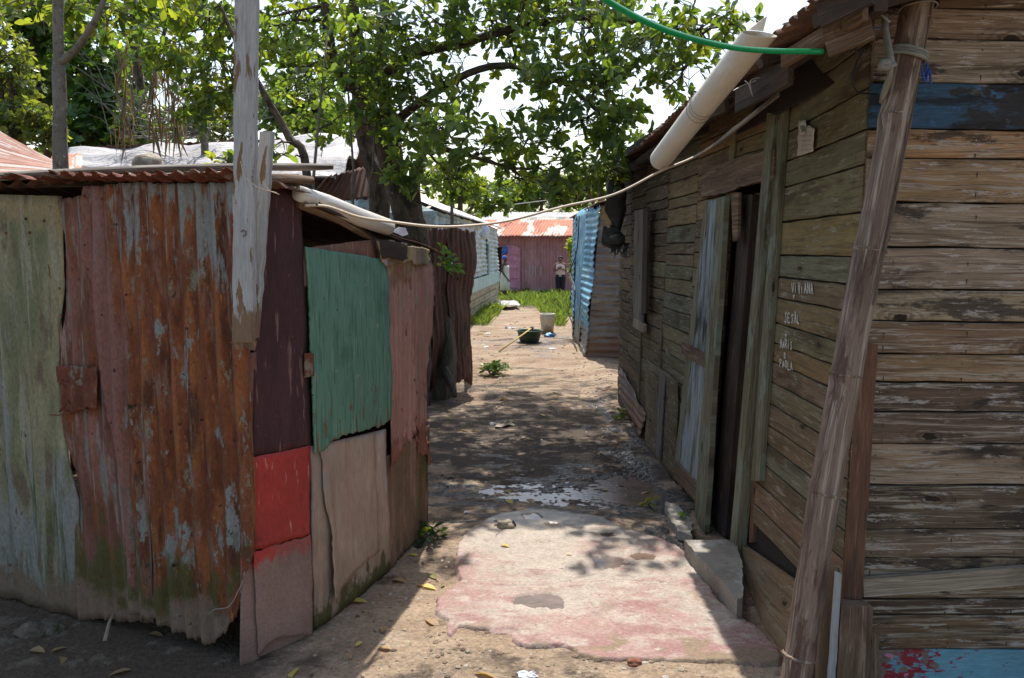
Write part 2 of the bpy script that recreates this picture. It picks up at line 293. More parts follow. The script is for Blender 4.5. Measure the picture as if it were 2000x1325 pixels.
M['roof_left'] = layered('striped rust roof', (.40, .21, .15), [((.50, .44, .40), .6, 5, .52, .56, {'d': 5}), ((.30, .11, .06), 1.2, 9, .55, .62, {'d': 5})], rough=.6, bump=.1)
M['roof_white'] = layered('pale metal roof', (.60, .58, .56), [((.40, .38, .36), 3, .8, .52, .62, {}), ((.16, .13, .11), 9, 1.2, .62, .66, {}), ((.75, .74, .74), 5, 1, .5, .7, {'a': .5})], rough=.55, bump=.1)
M['roof_grey'] = layered('grey metal roof', (.34, .35, .37), [((.22, .2, .19), 4, 1, .5, .64, {})], rough=.6)
M['tarp'] = layered('white tarpaulin', (.38, .37, .375), [((.30, .28, .28), 2.2, 2.2, .5, .66, {'a': .8}), ((.34, .28, .26), 5, 9, .62, .72, {'a': .5})], rough=.6, bump=.4, bs=(6, 9), bdist=.12, tone=.2)
M['pink_wall'] = layered('pink painted sheets', (.40, .20, .205), [((.31, .16, .16), 6, .6, .5, .64, {}), ((.46, .26, .27), 1.2, .8, .5, .62, {}), ((.22, .08, .05), 3, 4, .50, .66, {'gv': (.05, -.5), 'a': .6}), ((.12, .06, .05), 14, 2, .66, .72, {})], rough=.7, bump=.05, tone=.2)
M['pink_door'] = layered('bright pink door', (.62, .28, .38), [((.45, .2, .27), 5, 3, .5, .68, {})], rough=.6, bump=0)
M['pale_blue'] = layered('pale blue sheets', (.40, .49, .49), [((.30, .29, .24), 3, 6, .50, .60, {}), ((.50, .60, .60), 1.5, 3, .52, .62, {}), ((.05, .05, .045), 8, 10, .64, .69, {}), ((.22, .13, .08), 3, 6, .62, .67, {})], rough=.7, bump=.1, tone=.2)
M['teal_trim'] = layered('pale teal board', (.34, .48, .46), [((.5, .55, .52), 6, 12, .55, .65, {})], rough=.7)
M['plank_beige'] = wood('beige skirting planks', (.32, .28, .19), (.42, .38, .29), (.15, .12, .08), .56)
M['blue_sheet'] = layered('blue painted sheet', (.18, .42, .58), [((.11, .31, .49), 3, 3, .48, .6, {}), ((.32, .54, .62), 2.2, 5, .52, .60, {}), ((.24, .25, .23), 4, 6, .50, .58, {'gv': (.42, -1.2), 'off': 3, 'd': 7}), ((.10, .05, .03), 12, 14, .68, .71, {'d': 7}), ((.30, .30, .27), 8, 9, .64, .68, {})], rough=.55, bump=.12, tone=.15)
M['rib_rust'] = layered('brown grey ribbed sheet', (.25, .235, .225), [((.26, .18, .12), 3, 6, .56, .66, {}), ((.12, .09, .075), 2, 16, .52, .66, {}), ((.32, .30, .28), 3, 12, .58, .66, {}), ((.33, .22, .10), 4, 5, .46, .6, {'gv': (2.0, 1.2), 'off': 4}), ((.27, .17, .12), 3, 5, .5, .62, {'gv': (.30, -1.0), 'off': 9})], rough=.7, bump=.2, tone=.25)
M['fence_rust'] = layered('dark brown sheet', (.115, .052, .035), [((.06, .03, .022), 14, 1, .5, .64, {}), ((.17, .10, .08), 18, .8, .56, .68, {}), ((.05, .045, .04), 5, 2, .55, .7, {})], rough=.8, bump=.3, tone=.35, ts=(16, .8))
M['driftwood'] = wood('grey root wood', (.10, .078, .058), (.20, .165, .13), (.035, .026, .02), .55, knots=False)
M['bark'] = layered('tree bark', (.115, .085, .058), [((.04, .03, .022), 5, 14, .5, .60, {'d': 9}), ((.16, .075, .04), 3, 5, .58, .66, {'d': 8}), ((.05, .038, .028), 9, 26, .54, .62, {'d': 7}), ((.20, .165, .12), 14, 10, .58, .7, {}), ((.08, .10, .04), 3, 3, .58, .7, {'a': .6})], bump=.9, bs=(8, 45), bdist=.03, tone=.35, fine=.35)
M['bark_pale'] = layered('pale bark', (.17, .155, .12), [((.10, .085, .06), 20, 20, .52, .66, {}), ((.30, .29, .25), 30, 40, .62, .68, {})], bump=.5, bs=(50, 50), bdist=.006)
M['concrete'] = layered('concrete', (.30, .27, .225), [((.20, .17, .135), 3, 3, .5, .68, {}), ((.13, .11, .085), 14, 14, .62, .72, {}), ((.38, .35, .31), 7, 7, .56, .66, {})], coords='POS', bump=.5, bs=(60, 60), bdist=.006, tone=.2)
M['slab'] = layered('worn red floor paint over concrete', (.36, .305, .255), [
    ((.315, .20, .175), 1.6, 2.4, .46, .56, {'off': 3, 'd': 10, 'gv': (3.6, -.08), 'r': .68}), ((.26, .135, .125), 4, 8, .52, .60, {'off': 9, 'd': 10, 'a': .8, 'gv': (3.4, -.10), 'r': .7}),
    ((.40, .35, .29), 7, 12, .55, .62, {'off': 13, 'd': 10, 'a': .85, 'r': .7}), ((.26, .19, .14), 5, 5, .58, .66, {'off': 2, 'd': 8, 'a': .8}), ((.17, .125, .09), 46, 46, .64, .70, {'d': 3, 'a': .8}), ((.45, .42, .37), 60, 60, .68, .72, {'d': 3}),
    ((.15, .085, .068), 14, 14, .44, .50, {'off': 61, 'bu': (.105, 2.0), 'bv': (3.47, 3.2), 'rough': .35, 'd': 9}), ((.15, .125, .10), 2.2, 5, .46, .53, {'off': 6, 'gv': (4.36, .9), 'rough': .30, 'd': 9}), ((.22, .16, .105), 6, 9, .50, .58, {'off': 66, 'gv': (2.95, -.9), 'd': 9})], coords='POS', rough=.8, bump=.6, bs=(45, 45), bdist=.005, tone=.16, ts=(9, 9), fine=.3)
M['crack'] = plain('dark crack', (.09, .065, .05), .9)
M['puddle'] = layered('muddy puddle water', (.13, .095, .07), [((.20, .13, .10), 6, 9, .45, .65, {})], coords='POS', rough=.17, bump=.4, bs=(14, 34), spec=.5, tone=.2)
M['puddle2'] = layered('drying damp stain', (.21, .10, .075), [((.30, .19, .14), 8, 12, .5, .66, {})], coords='POS', rough=.3, bump=.2, bs=(60, 60), spec=.5, tone=.2)
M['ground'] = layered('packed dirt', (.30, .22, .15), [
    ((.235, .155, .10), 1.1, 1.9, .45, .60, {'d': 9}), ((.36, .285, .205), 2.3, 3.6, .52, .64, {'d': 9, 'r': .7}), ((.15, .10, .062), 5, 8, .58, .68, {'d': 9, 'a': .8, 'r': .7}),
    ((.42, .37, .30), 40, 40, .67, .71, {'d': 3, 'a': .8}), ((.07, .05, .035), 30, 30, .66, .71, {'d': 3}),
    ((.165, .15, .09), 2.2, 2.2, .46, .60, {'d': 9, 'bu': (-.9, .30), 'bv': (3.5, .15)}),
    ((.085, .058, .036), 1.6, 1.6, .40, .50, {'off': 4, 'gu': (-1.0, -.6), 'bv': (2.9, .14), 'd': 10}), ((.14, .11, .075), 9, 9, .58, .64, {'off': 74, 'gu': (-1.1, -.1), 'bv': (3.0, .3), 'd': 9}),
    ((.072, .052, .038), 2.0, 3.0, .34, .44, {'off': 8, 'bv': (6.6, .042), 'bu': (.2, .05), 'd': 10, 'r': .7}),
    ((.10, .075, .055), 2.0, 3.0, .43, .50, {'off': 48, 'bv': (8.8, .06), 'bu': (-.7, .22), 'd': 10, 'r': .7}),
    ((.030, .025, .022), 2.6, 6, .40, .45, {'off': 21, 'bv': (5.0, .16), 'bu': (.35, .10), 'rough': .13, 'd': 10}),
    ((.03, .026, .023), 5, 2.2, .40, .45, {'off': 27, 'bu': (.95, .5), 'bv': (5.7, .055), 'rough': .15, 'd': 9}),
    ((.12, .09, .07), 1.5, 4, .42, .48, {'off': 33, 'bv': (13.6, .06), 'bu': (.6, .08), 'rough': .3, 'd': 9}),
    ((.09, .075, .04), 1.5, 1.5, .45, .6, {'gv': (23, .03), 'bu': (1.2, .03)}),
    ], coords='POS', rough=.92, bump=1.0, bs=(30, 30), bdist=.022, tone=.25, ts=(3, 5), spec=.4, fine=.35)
M['rock'] = layered('pale stone', (.33, .28, .21), [((.18, .14, .10), 9, 9, .5, .66, {}), ((.45, .40, .33), 25, 25, .6, .7, {})], coords='POS', bump=.8, bs=(30, 30), bdist=.01)
M['dark_stone'] = layered('dark mossy stone', (.12, .10, .07), [((.06, .065, .03), 14, 14, .5, .62, {'d': 8}), ((.22, .19, .15), 30, 30, .6, .68, {})], coords='POS', bump=.8, bs=(40, 40), bdist=.008)
M['brick'] = layered('red brick bit', (.22, .085, .05), [], coords='POS', bump=.6, bs=(60, 60))
M['tub'] = layered('dark green plastic', (.045, .085, .062), [((.09, .12, .095), 5, 14, .55, .7, {})], rough=.45, bump=.05)
M['tub_in'] = plain('tub inside', (.06, .14, .10), .4)
M['bucket'] = layered('dirty white plastic', (.74, .68, .52), [((.42, .33, .18), 3, 3, .5, .66, {'gv': (.2, -.9)}), ((.72, .70, .64), 4, 4, .5, .6, {'gv': (.28, 1.5), 'a': .7}), ((.5, .30, .08), 8, 8, .6, .68, {'gv': (.1, -1)})], rough=.5, bump=.05)
M['blue_bag'] = plain('blue plastic', (.12, .36, .75), .35); M['white_bag'] = plain('white plastic', (.72, .72, .76), .4); M['yellow_handle'] = wood('yellow stick', (.52, .38, .12), (.65, .52, .2), (.3, .2, .06), .6)
M['black_cloth'] = layered('black bundled plastic', (.05, .046, .043), [((.13, .12, .11), 9, 9, .55, .65, {})], coords='POS', rough=.5, bump=.8, bs=(20, 20), bdist=.01)
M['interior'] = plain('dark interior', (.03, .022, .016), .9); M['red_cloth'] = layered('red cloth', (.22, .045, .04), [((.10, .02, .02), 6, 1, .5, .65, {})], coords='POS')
M['tin_door'] = layered('grey blue tin', (.25, .27, .27), [((.36, .40, .40), 26, 1.6, .5, .64, {'a': .8}), ((.10, .12, .12), 16, 1.4, .52, .64, {}), ((.14, .15, .08), 10, 2, .56, .66, {}), ((.38, .24, .13), 14, 3, .66, .72, {'gv': (1.4, .1)}), ((.05, .05, .045), 8, 2, .48, .60, {'gv': (1.12, 0), 'bv': (1.15, .6), 'off': 6})], rough=.6, bump=.2, bs=(90, 8), tone=.3, ts=(24, 1.5))
M['skin'] = plain('brown skin', (.10, .045, .028), .5); M['skin_light'] = plain('light brown skin', (.20, .095, .06), .5); M['hair'] = plain('black hair', (.012, .01, .01), .7)
M['scarf'] = plain('blue head scarf', (.04, .15, .50), .7); M['dress'] = plain('pale mint dress', (.62, .66, .56), .8); M['vest'] = plain('pale pink vest', (.70, .52, .48), .8); M['trousers'] = plain('black trousers', (.012, .014, .022), .8); M['white_eye'] = plain('eye white', (.7, .7, .68), .4)
def leafmat(name, hue, trans=.5, gloss=.34):
    m = bpy.data.materials.new(name); m.use_nodes = True; nt = m.node_tree; b = nt.nodes['Principled BSDF']; out = nt.nodes['Material Output']
    at = N(nt, 'ShaderNodeAttribute', attribute_name='Col'); c = mixc(nt, 1.0, at.outputs['Color'], hue, 'MULTIPLY'); nt.links.new(c, b.inputs['Base Color'])
    b.inputs['Roughness'].default_value = gloss; b.inputs['Specular IOR Level'].default_value = .45
    t = N(nt, 'ShaderNodeBsdfTranslucent'); c2 = mixc(nt, 1.0, c, (2.1, 1.9, .55), 'MULTIPLY'); nt.links.new(c2, t.inputs['Color'])
    mx = N(nt, 'ShaderNodeMixShader'); mx.inputs[0].default_value = trans; nt.links.new(b.outputs[0], mx.inputs[1]); nt.links.new(t.outputs[0], mx.inputs[2]); nt.links.new(mx.outputs[0], out.inputs['Surface'])
    return m
M['leaf'] = leafmat('leaf', (1, 1, 1)); M['leaf_dry'] = leafmat('dry leaf', (1, 1, 1), .25, .6); M['grass'] = leafmat('grass blade', (1, 1, 1), .5, .5)

# ------------------------------------------------------------------ surface panels cut along outlines
def edge(a, b, mids, n, jit, axis, seed):
    pts = [a] + list(mids) + [b]; pts = np.array(pts, float); d = np.r_[0, np.cumsum(np.linalg.norm(np.diff(pts, axis=0), axis=1))]; d /= d[-1]
    s = np.linspace(0, 1, n); x = np.interp(s, d, pts[:, 0]); y = np.interp(s, d, pts[:, 1])
    if jit:
        r = np.random.RandomState(seed); nz = r.randn(n)*.5 + np.interp(s, np.linspace(0, 1, 9), r.randn(9)); nz[0] = nz[-1] = 0
        if axis: y = y + nz*jit
        else: x = x + nz*jit
    return np.stack([x, y], -1)
def panel(mb, surf, tl, tr, br, bl, top=(), right=(), bottom=(), left=(), nu=40, nv=30, pitch=.076, amp=0, off=0, dent=0, jit=(0, 0, 0, 0), seed=1, horiz=False, c=(1, 1, 1), curl=None):
    F, uf = surf
    T = edge(tl, tr, top, nu, jit[0], 1, seed); B = edge(bl, br, bottom, nu, jit[2], 1, seed+1); L = edge(tl, bl, left, nv, jit[3], 0, seed+2); Rr = edge(tr, br, right, nv, jit[1], 0, seed+3)
    s = np.linspace(0, 1, nu)[None, :, None]; t = np.linspace(0, 1, nv)[:, None, None]
    Q = (1-t)*T[None] + t*B[None] + (1-s)*L[:, None] + s*Rr[:, None] - ((1-s)*(1-t)*T[0] + s*(1-t)*T[-1] + (1-s)*t*B[0] + s*t*B[-1])
    p = solve(F, Q[..., 0], Q[..., 1]); n = fnormal(F, p)
    if off:
        nx, ny, nz_ = n[..., 0]*off, n[..., 1]*off, n[..., 2]*off
        p = solve(lambda x, y, z: F(x-nx, y-ny, z-nz_), Q[..., 0], Q[..., 1]) - n*off
    u = uf(p); v = p[..., 2]
    d = np.full(u.shape, float(off))
    if amp: d += amp*np.sin(2*np.pi*(v if horiz else u)/pitch + (.6*np.sin(v*2.1) if not horiz else .8*np.sin(u*3)))
    if dent:
        for j in range(nv):
            for i in range(nu): d[j, i] += dent*mnoise.noise(Vector((u[j, i]*3.1, v[j, i]*2.3, seed*3.7)))
    if curl: d += curl(s[..., 0], t[..., 0])
    mb.grid(p + n*d[..., None], np.stack([u, v], -1), c)
def vswap(mb): mb.uv = [(b, a) for a, b in mb.uv]
def sheet3(mb, p00, p10, p11, p01, pitch=.08, amp=.01, nu=60, nv=12, along='u', dent=0, jag=0, seed=3, c=(1, 1, 1), uvs=1.0, swap=False):
    """corrugated quad in space; ribs vary along u (p00->p10)"""
    p00, p10, p11, p01 = [np.array(q, float) for q in (p00, p10, p11, p01)]
    s = np.linspace(0, 1, nu)[None, :, None]; t = np.linspace(0, 1, nv)[:, None, None]
    p = (1-s)*(1-t)*p00 + s*(1-t)*p10 + s*t*p11 + (1-s)*t*p01
    n = np.cross(p10-p00, p01-p00); n /= np.linalg.norm(n)
    lu = np.linalg.norm(p10-p00); lv = np.linalg.norm(p01-p00); u = s[..., 0]*lu + 0*t[..., 0]; v = t[..., 0]*lv + 0*s[..., 0]
    d = amp*np.sin(2*np.pi*(u if along == 'u' else v)/pitch)
    if dent:
        for j in range(nv):
            for i in range(nu): d[j, i] += dent*mnoise.noise(Vector((u[j, i]*1.3, v[j, i]*1.7, seed*2.1)))
    if jag:
        r = np.random.RandomState(seed); dv = (p01-p00)/lv; p[0] += dv*(r.rand(nu, 1)-.5)*jag; p[-1] += dv*(r.rand(nu, 1)-.5)*jag
    uv = np.stack([u, v], -1)
    if swap: uv = uv[..., ::-1]
    mb.grid(p + n*d[..., None], uv*uvs, c)
def wplank(mb, mapf, u0, u1, v0, v1, th=.02, off=0, c=(1, 1, 1), n=14, wob=.002, tilt=0, uvo=None, gap=.0025, dv=0, nails=()):
    """a plank on a wall: mapf(u, v, off) -> point; grain along u"""
    uo = uvo or (rnd.random()*30, rnd.random()*30); seed = rnd.random()*50
    us = np.linspace(u0, u1, n); vs = []; uvs = []; fs = []
    for i, u in enumerate(us):
        k = (u-u0)/(u1-u0) - .5
        a = v0 + gap + wob*mnoise.noise(Vector((u*6, seed, 0)))*1.6 + dv*k
        b = v1 - gap + wob*mnoise.noise(Vector((u*6, seed, 9)))*1.6 + dv*k
        o = off + tilt*k + .0015*mnoise.noise(Vector((u*3, seed, 4)))
        for (v, oo, q) in ((a, o-th, -.02), (a+.001, o-.003, 0), (a+.005, o, .005), (b-.005, o, b-a-.005), (b-.001, o-.003, b-a), (b, o-th, b-a+.02)):
            vs.append(mapf(u, v, oo)); uvs.append((u+uo[0], q+uo[1]))
    for i in range(n-1):
        for k in range(5): a = i*6+k; fs.append((a, a+6, a+7, a+1))
    fs.append((0, 1, 2, 3, 4, 5)); fs.append(tuple((n-1)*6+k for k in (5, 4, 3, 2, 1, 0)))
    mb.add(vs, fs, uvs, c)
    for u in nails:
        u += rnd.uniform(-.012, .012)
        for q in ((.25, .75) if v1-v0 > .05 else (.5,)):
            v = v0 + (v1-v0)*(q + rnd.uniform(-.06, .06)); r = .0030; mb.add([mapf(u + r*math.cos(a), v + r*math.sin(a), off + .0022) for a in np.linspace(0, 2*math.pi, 7)[:-1]], [(0, 1, 2, 3, 4, 5)], None, (.03, .02, .016))
            if rnd.random() < .6: mb.add([mapf(u-.0025, v, off+.0016), mapf(u+.0025, v, off+.0016), mapf(u+.0008, v-.022, off+.0016)], [(0, 1, 2)], None, (.05, .03, .02))

# ================================================================== GROUND
def build_ground():
    xs = np.unique(np.r_[np.linspace(-150, -8, 12), np.linspace(-8, -2.6, 30), np.linspace(-2.6, -1.0, 60), np.linspace(-1.0, 1.35, 200), np.linspace(1.35, 2.6, 30), np.linspace(2.6, 8, 30), np.linspace(8, 150, 12)])
    ys = np.unique(np.r_[np.linspace(-20, 1.5, 14), np.linspace(1.5, 4.4, 110), np.linspace(4.4, 6.4, 190), np.linspace(6.4, 9.5, 110), np.linspace(9.5, 16, 130), np.linspace(16, 34, 70), np.linspace(34, 250, 16)])
    A = np.zeros((len(ys), len(xs), 3))
    for j, y in enumerate(ys):
        for i, x in enumerate(xs):
            z = gz(x, y) if abs(x) < 8 and y < 40 else gbase(x, y)
            A[j, i] = (x, y, z)
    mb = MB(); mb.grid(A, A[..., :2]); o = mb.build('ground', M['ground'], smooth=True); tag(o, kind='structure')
build_ground()

def ccw_sheet(name, pts, z, thick, mat, parent=None, sub=0, jit=0.0):
    """a slab with an outline in plan"""
    out = []
    r = random.Random(len(pts))
    for i, p in enumerate(pts):
        q = pts[(i+1) % len(pts)]; L = math.hypot(q[0]-p[0], q[1]-p[1]); k = max(1, int(L/.03))
        for j in range(k):
            t = j/k; out.append((p[0]+(q[0]-p[0])*t + r.uniform(-jit, jit), p[1]+(q[1]-p[1])*t + r.uniform(-jit, jit)))
    bm = bmesh.new(); vs = [bm.verts.new((x, y, z)) for x, y in out]; f = bm.faces.new(vs)
    if f.normal.z < 0: f.normal_flip()
    bm.normal_update()
    if f.normal.z < 0: bmesh.ops.reverse_faces(bm, faces=[f])
    if thick:
        inner = bmesh.ops.inset_region(bm, faces=[f], thickness=.006, depth=0)
        for v in vs: v.co.z = z-.006
        e = bmesh.ops.extrude_edge_only(bm, edges=[e for e in bm.edges if e.is_boundary])
        for g in e['geom']:
            if isinstance(g, bmesh.types.BMVert): g.co.z = z-thick
    bmesh.ops.triangulate(bm, faces=[q for q in bm.faces if len(q.verts) > 4])
    me = bpy.data.meshes.new(name); bm.to_mesh(me); bm.free(); me.materials.append(mat)
    o = bpy.data.objects.new(name, me); col.objects.link(o)
    if parent: o.parent = parent
    return o
def Gz(px, py, z):
    r = ray(px, py); d = (CAM_Z - z)/-r[2]; return (r[0]*d, r[1]*d)
SZ = .010
slab_px = [(845, 1195), (850, 1165), (880, 1148), (897, 1132), (888, 1100), (890, 1068), (905, 1040), (925, 1005), (960, 988), (1040, 978), (1120, 985), (1200, 1000), (1240, 1030), (1275, 1046), (1315, 1058), (1345, 1082),
    (1375, 1120), (1400, 1160), (1432, 1195), (1478, 1222), (1520, 1262), (1535, 1292), (1480, 1297), (1400, 1290), (1330, 1293), (1240, 1286), (1165, 1288), (1130, 1278), (1098, 1262), (1050, 1262), (1010, 1258),
    (990, 1240), (945, 1228), (900, 1222), (880, 1252), (868, 1235), (872, 1212)]
slab_xy = [Gz(x, y, SZ) for x, y in slab_px]
def crk(pts): return [Gz(x, y, SZ) for x, y in pts]
CRACKS = [crk(q) for q in ([(897, 1140), (975, 1143), (1060, 1144), (1110, 1135), (1165, 1121), (1180, 1110)], [(892, 1104), (930, 1072), (960, 1052), (995, 1020)], [(1140, 1100), (1110, 1098), (1085, 1108), (1098, 1124)],
   [(1235, 1090), (1255, 1072), (1262, 1064), (1300, 1060)], [(1240, 1105), (1270, 1108), (1300, 1116)], [(1030, 1262), (1050, 1240), (1085, 1222)], [(1165, 1121), (1200, 1132), (1290, 1137), (1370, 1142)], [(985, 1241), (1010, 1222), (1008, 1200)])]
HOLES = [(Gz(1190, 1098, SZ), (.105, .085)), (Gz(1255, 1086, SZ), (.07, .05)), (Gz(1048, 1172, SZ), (.125, .085)), (Gz(1036, 1006, SZ), (.075, .07)), (Gz(1074, 1022, SZ), (.045, .04)), (Gz(1190, 1042, SZ), (.06, .04)), (Gz(960, 1236, SZ), (.10, .05))]
def build_slab():
    pts = np.array(slab_xy); x0, y0 = pts.min(0)-.05; x1, y1 = pts.max(0)+.05
    xs = np.arange(x0, x1, .0085); ys = np.arange(y0, y1, .0085); X, Y = np.meshgrid(xs, ys)
    def segd(ax, ay, bx, by):
        dx, dy = bx-ax, by-ay; t = np.clip(((X-ax)*dx+(Y-ay)*dy)/(dx*dx+dy*dy+1e-12), 0, 1); return np.hypot(X-ax-t*dx, Y-ay-t*dy)
    D = np.full(X.shape, 9.); inside = np.zeros(X.shape, bool)
    for i in range(len(pts)):
        a, b = pts[i], pts[(i+1) % len(pts)]; D = np.minimum(D, segd(*a, *b)); c = (a[1] > Y) != (b[1] > Y); inside ^= c & (X < (b[0]-a[0])*(Y-a[1])/(b[1]-a[1]+1e-12)+a[0])
    D = np.where(inside, D, -D); C = np.full(X.shape, 9.)
    for q in CRACKS:
        for a, b in zip(q[:-1], q[1:]): C = np.minimum(C, segd(*a, *b))
    Z = np.zeros(X.shape)
    for j in range(X.shape[0]):
        for i in range(X.shape[1]):
            x, y = X[j, i], Y[j, i]
            if D[j, i] < -.04: Z[j, i] = -.05; continue
            n1 = mnoise.noise(Vector((x*7, y*7, 4))); n2 = mnoise.noise(Vector((x*24, y*24, 4))); n3 = mnoise.noise(Vector((x*60, y*60, 4)))
            d = D[j, i] + .016*n1 + .010*n2 + .004*n3; far = min(1, max(0, (y-4.15)/.55)); soft = .010 + .16*far
            e = min(1, max(0, d/soft)); z = -.022 + (SZ + .022 + .002*n1 + .0012*n2 - .010*far)*e + .0006*n3
            for (hx, hy), (rx_, ry_) in HOLES:
                h = math.hypot((x-hx)/rx_, (y-hy)/ry_) + .38*n1 + .26*n2 + .12*n3
                if h < 1: z -= .0085*min(1, (1-h)*5)
            cd_ = C[j, i] + .004*n2 + .002*n3
            if cd_ < .0075: z -= .0065*(1-cd_/.0075)
            Z[j, i] = z
    A = np.stack([X, Y, Z], -1); keep = D > -.045; mb = MB(); nv_, nu_ = X.shape; idx = -np.ones(X.shape, int); vs = []; 
    for j in range(nv_-1):
        for i in range(nu_-1):
            if keep[j, i] and keep[j, i+1] and keep[j+1, i] and keep[j+1, i+1]:
                f = []
                for a, b in ((j, i), (j, i+1), (j+1, i+1), (j+1, i)):
                    if idx[a, b] < 0: idx[a, b] = len(vs); vs.append(tuple(A[a, b]))
                    f.append(int(idx[a, b]))
                mb.f.append(tuple(f))
    mb.v = vs; mb.uv = [(v[0], v[1]) for v in vs]; mb.c = [(1, 1, 1)]*len(vs); o = mb.build('concrete_slab', M['slab'], smooth=True); tag(o, kind='structure'); return o
slab = build_slab()
def puddle(px, mat='puddle', z=SZ+.0012, name='puddle'):
    
    cx = sum(q[0] for q in px)/len(px); cy = sum(q[1] for q in px)/len(px); P2 = []
    for i in range(len(px)):
        for k in range(5):
            t = k/5; x = px[i][0]*(1-t)+px[(i+1) % len(px)][0]*t; y = px[i][1]*(1-t)+px[(i+1) % len(px)][1]*t; f = 1+.28*mnoise.noise(Vector((x*.09, y*.12, 5)))+.15*mnoise.noise(Vector((x*.3, y*.4, 5))); P2.append((cx+(x-cx)*f, cy+(y-cy)*f))
    o = ccw_sheet(name, [Gz(x, y, z) for x, y in P2], z, 0, M[mat], jit=.002); tag(o, kind='structure'); return o
def water(c, r, z, mat='puddle', name='puddle'):
    n = 28; mb = MB(); vs = [(c[0]+r[0]*math.cos(a), c[1]+r[1]*math.sin(a), z) for a in np.linspace(0, 2*math.pi, n, endpoint=False)]; mb.add(vs, [tuple(range(n))], [(v[0], v[1]) for v in vs]); o = mb.build(name, M[mat]); tag(o, kind='structure')
for k_, (c_, r_) in enumerate(HOLES[:5]): water(c_, (r_[0]*1.3, r_[1]*1.3), SZ-(.0035, .0040, .0062, .0125, .0125)[k_])
water((.25, 5.08), (1.2, .5), -.0203); water((.86, 5.75), (.2, 1.0), -.021); water((.45, 13.5), (.9, .8), -.007)

# ================================================================== LEFT SHED
C0 = (-1.02, 2.87); g0 = G(0, 1168)
def FL(x, y, z): return (y - C0[1]) - (g0.y - C0[1])/(g0.x - C0[0])*(x - C0[0])
uL = lambda p: (p[..., 0] - g0.x)*1.07
PY = np.array([2.60, 2.87, 3.06, 3.74, 4.33, 4.9]); PX = np.array([-1.26, -1.02, -.85, -.62, -.49, -.37])
def FS(x, y, z): return x - np.interp(y, PY, PX)
ulen = np.r_[0, np.cumsum(np.hypot(np.diff(PX), np.diff(PY)))]
uS = lambda p: np.interp(p[..., 1], PY, ulen)
SL = (FL, uL); SS = (FS, uS)
shed = thing('corrugated_shed', 'low rusty patchwork shed of corrugated sheets with a green door panel at the left', 'shed', (-1.7, 3.8, 0))
def P_sheet(name, mat, surf, *a, solid=.003, label=None, **k):
    mb = MB(); panel(mb, surf, *a, **k); return mb.build(name, M[mat], shed, smooth=True, solid=solid, label=label)
P_sheet('wall_sheet', 'green_sheet', SL, (-260, 372), (122, 384), (162, 1205), (-260, 1130), bottom=[(-100, 1165), (10, 1165), (80, 1192)], right=[(128, 560), (120, 640), (118, 760), (140, 900), (158, 980), (150, 1100)],
        nu=90, nv=40, pitch=.155, amp=.007, dent=.02, jit=(.4, .3, 2.0, 0), seed=4, off=.004, label='mossy yellow green painted sheet')
P_sheet('wall_sheet', 'pink_strip', SL, (112, 390), (290, 360), (300, 1215), (150, 1212), left=[(128, 470), (122, 640), (116, 780), (150, 950), (140, 1080)], nu=60, nv=60, pitch=.074, amp=.007, dent=.015, jit=(2, 0, 2, 1.6), seed=12, off=.016, label='faded pink sheet')
P_sheet('wall_sheet', 'rust_main', SL, (162, 365), (490, 352), (468, 1198), (250, 1195), top=[(200, 360), (330, 357), (440, 356)], right=[(492, 600), (494, 900), (492, 1090), (480, 1140)],
        bottom=[(300, 1206), (330, 1225), (375, 1248), (415, 1262), (438, 1238), (462, 1205)], left=[(165, 500), (196, 640), (210, 780), (232, 950), (245, 1100)],
        nu=150, nv=90, pitch=.076, amp=.0115, dent=.016, jit=(2.0, 0, 4, 1.6), seed=9, off=.028, curl=lambda s, t: .05*np.clip(t-.86, 0, 1)*np.clip(s-.6, 0, 1)*20*.5, label='large heavily rusted sheet')
P_sheet('patch_sheet', 'rust_patch', SL, (106, 716), (186, 716), (188, 800), (118, 806), left=[(112, 745), (124, 752), (122, 790)], nu=30, nv=24, pitch=.076, amp=.006, dent=.02, jit=(2, 1, 3, 2), seed=5, off=.045)
mb = MB(); pa = lambda x, y, o=.05: (lambda p: Vector(p + fnormal(FL, p)*o))(solve(FL, np.array(float(x)), np.array(float(y))))
mb.tube([pa(118, 806), pa(140, 806, .06), pa(165, 800, .065), pa(168, 788, .06), pa(196, 797, .06)], .0025, 5); mb.build('bent_nail', M['rust_patch'], shed)
P_sheet('wall_board', 'maroon', SS, (500, 362), (586, 376), (602, 868), (491, 893), top=[(545, 370)], nu=20, nv=30, off=.012, dent=.008, jit=(.8, 1.0, .8, 0), seed=21, solid=.008, label='dark maroon board')
P_sheet('wall_board', 'red', SS, (489, 894), (604, 870), (604, 1044), (494, 1074), bottom=[(545, 1060)], nu=20, nv=20, off=.016, dent=.006, jit=(.5, .6, 1.6, .5), seed=22, solid=.006, label='bright red board')
P_sheet('wall_board', 'redpink', SS, (494, 1078), (606, 1044), (609, 1240), (504, 1282), bottom=[(520, 1262), (540, 1246), (580, 1240)], nu=26, nv=26, off=.020, dent=.008, jit=(1.5, .6, 1.5, .5), seed=23, solid=.006, label='pinkish board with smeared red top edge')
P_sheet('wall_board', 'redpink', SS, (470, 1090), (500, 1090), (505, 1300), (468, 1305), nu=8, nv=12, off=.000, seed=25, solid=.008)
P_sheet('wall_board', 'redpink', SS, (490, 1150), (600, 1130), (604, 1262), (490, 1295), nu=8, nv=12, off=-.012, seed=26, solid=.006)
P_sheet('corner_strip', 'pink_strip', SS, (486, 690), (499, 688), (497, 1085), (488, 1085), nu=5, nv=30, off=.012, seed=24, jit=(0, .5, 0, .5), solid=.006)
